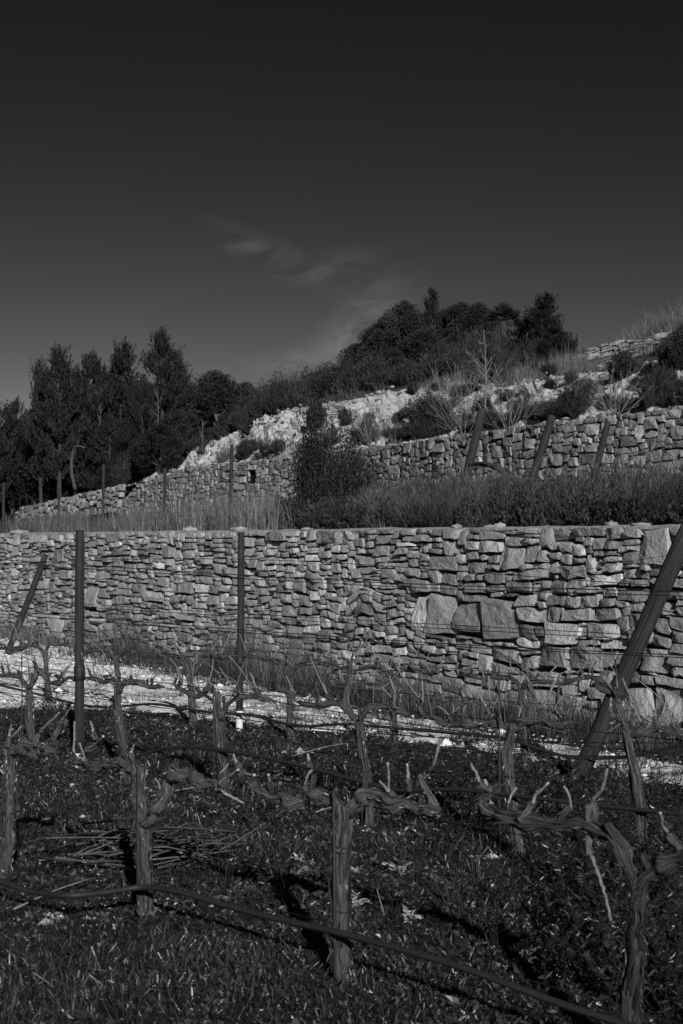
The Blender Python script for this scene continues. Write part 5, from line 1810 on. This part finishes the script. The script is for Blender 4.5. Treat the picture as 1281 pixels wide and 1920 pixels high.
# bare sapling, dead trunk, twiggy bush, old vine and dry canes
def branchy(root, name, base, H, rng, m, r0, levels=3, spread=0.5, n0=9, lean=(0, 0)):
    mb = MB()

    def grow(p, d, L, r, lev):
        n = 6
        e = p + d * L + np.array([0, 0, 0.08 * L]) + rng.normal(0, 0.05 * L, 3)
        path = spline([p, (p + e) / 2 + rng.normal(0, 0.04 * L, 3), e], n)
        mb.add(**tube(path, np.linspace(r, r * 0.45, n), 5))
        if lev:
            for _ in range(n0 if lev == levels else int(rng.integers(2, 5))):
                t = rng.uniform(0.25, 0.95)
                q = np.array([np.interp(t, np.linspace(0, 1, n), path[:, k]) for k in range(3)])
                nd_ = nrm(d + rng.normal(0, spread, 3) + [0, 0, 0.15])
                grow(q, nd_, L * (1 - 0.55 * t) * rng.uniform(0.35, 0.7), r * 0.5, lev - 1)
    grow(base, nrm(np.array([lean[0], lean[1], 1.0])), H, r0, levels)
    return mb.build(name, m, root, smooth=True)


b = at(909, 32.0)
root = thing('bare_sapling', b, 'pale leafless sapling rising above the second wall', 'tree')
Hs = CAMZ - (618 - HOR) / F * 32 - b[2]
mb = MB()
lead = spline([b, b + [0.03, 0, Hs * 0.5], b + [-0.02, 0, Hs]], 20)
mb.add(**tube(lead, np.linspace(0.022, 0.006, 20), 6, 0.2, 3))
mb.build('trunk', M['deadwood'], root, smooth=True)
for k in range(17):
    f = rng.uniform(0.05, 0.85)
    q = np.array([np.interp(f, np.linspace(0, 1, 20), lead[:, j]) for j in range(3)])
    an = rng.uniform(0, 2 * np.pi)
    L = (1.1 - f) * rng.uniform(0.25, 1.0)
    dr = nrm(np.array([math.cos(an), math.sin(an), rng.uniform(0.5, 1.4)]))
    mb = MB()
    path = spline([q, q + dr * L * 0.5 + rng.normal(0, 0.03, 3), q + dr * L + [0, 0, 0.1 * L]], 7)
    mb.add(**tube(path, np.linspace(0.009, 0.004, 7), 4))
    for _ in range(3):
        e = path[int(rng.integers(2, 6))]
        mb.add(**tube(np.array([e, e + nrm(dr + rng.normal(0, 0.6, 3)) * L * 0.4]), 0.005, 4))
    mb.build('twig', M['deadwood'], root, smooth=True)
b = P(141, 918, 54.2)
root = thing('dead_tree', b, 'pale bent dead trunk under the pines at the left', 'tree')
mb = MB()
mb.add(**tube(spline([b, P(134, 880, 54), P(138, 842, 53.8), P(146, 836, 53.7), P(160, 840, 53.6)], 14), np.linspace(0.075, 0.025, 14), 8, 0.8, 8), tone=0.42)
for a_, m_, e_ in (((135, 872), (130, 858), (124, 850)), ((136, 856), (142, 846), (146, 826))):
    mb.add(**tube(spline([P(*a_, 54), P(*m_, 53.9), P(*e_, 53.7)], 7), np.linspace(0.03, 0.012, 7), 5, 0.3, 2), tone=0.4)
mb.build('trunk', M['deadwood'], root, smooth=True)
for (x0, y0, x1, y1, lab) in [(186, 800, 190, 765, 'thin pale bare trunk showing inside the left wood'), (296, 800, 292, 740, 'pale bare trunk below the tallest pine'), (380, 850, 381, 800, 'short bare pale stem above the curved wall end')]:
    d_ = 47.5
    b = P(x0, y0, d_)
    root = thing('bare_tree', b, lab, 'tree', 'pale bare stems in the left wood')
    branchy(root, 'trunk', b, (y0 - y1) / F * d_, rng, M['twig'], 0.018, 2, 0.6, 10)
for px, d_, ht, lab, sp in [(870, 29.5, 1.7, 'grey leafless twiggy bush left of the pale sapling', .5), (955, 29, 1.6, 'spreading leafless bush right of the pale sapling', .6), (700, 33.5, 1.0, 'small leafless bush on the edge of the rock bank', .5), (1150, 26, 1.2, 'thin leafless bush above the slimmest leaning post', .5)]:
    b = at(px, d_)
    root = thing('bare_bush', b, lab, 'bush', 'leafless bushes')
    for k in range(11):
        branchy(root, 'stem', b + rng.normal(0, 0.06, 3) * [1, 1, 0], ht * rng.uniform(0.6, 1.0), rng, M['deadwood'], 0.0075, 2, 0.45, 8, lean=(rng.normal(0, 0.5), rng.normal(0, 0.5)))
b = P(958, 925, 22.5)
root = thing('old_vine', b, 'arched old vine trunk tied to the thick terrace post', 'grapevine')
mb = MB()
mb.add(**tube(spline([b, P(950, 895, 22.5), P(938, 880, 22.6), P(910, 870, 23.2), P(880, 872, 24.5)], 20), np.linspace(0.05, 0.035, 20), 8, 0.4, 6))
mb.build('trunk', M['bark'], root, smooth=True)
CANES = [((985, 950), (1100, 890), (1285, 828), 'lowest long dry cane arching to the right over the terrace'), ((1000, 945), (1090, 870), (1180, 812), 'steeper long dry cane crossing the slimmest post'), ((1000, 950), (1140, 905), (1290, 872), 'flattest long dry cane on the terrace at right'),
         ((990, 945), (1015, 860), (1130, 775), 'tall dry cane bowed over the middle leaning post'), ((1020, 950), (1030, 850), (1090, 790), 'upright dry cane between the two right leaning posts'), ((1150, 930), (1160, 860), (1200, 780), 'upright dry cane right of the slimmest post'), ((960, 900), (966, 850), (975, 770), 'thin straight dry cane left of the middle leaning post')]
for a_, m_, e_, lab in CANES:
    d_ = 21.5
    mb = MB()
    pts = spline([P(*a_, d_), P(*m_, d_ - 0.2), P(*e_, d_ - 0.5)], 24)
    mb.add(**tube(pts, np.linspace(0.010, 0.004, 24), 5, 0.05, 4))
    tag(mb.build('dry_cane', M['twig'], None, pts[0], smooth=True), lab, 'cane', 'long dry canes on the second terrace')
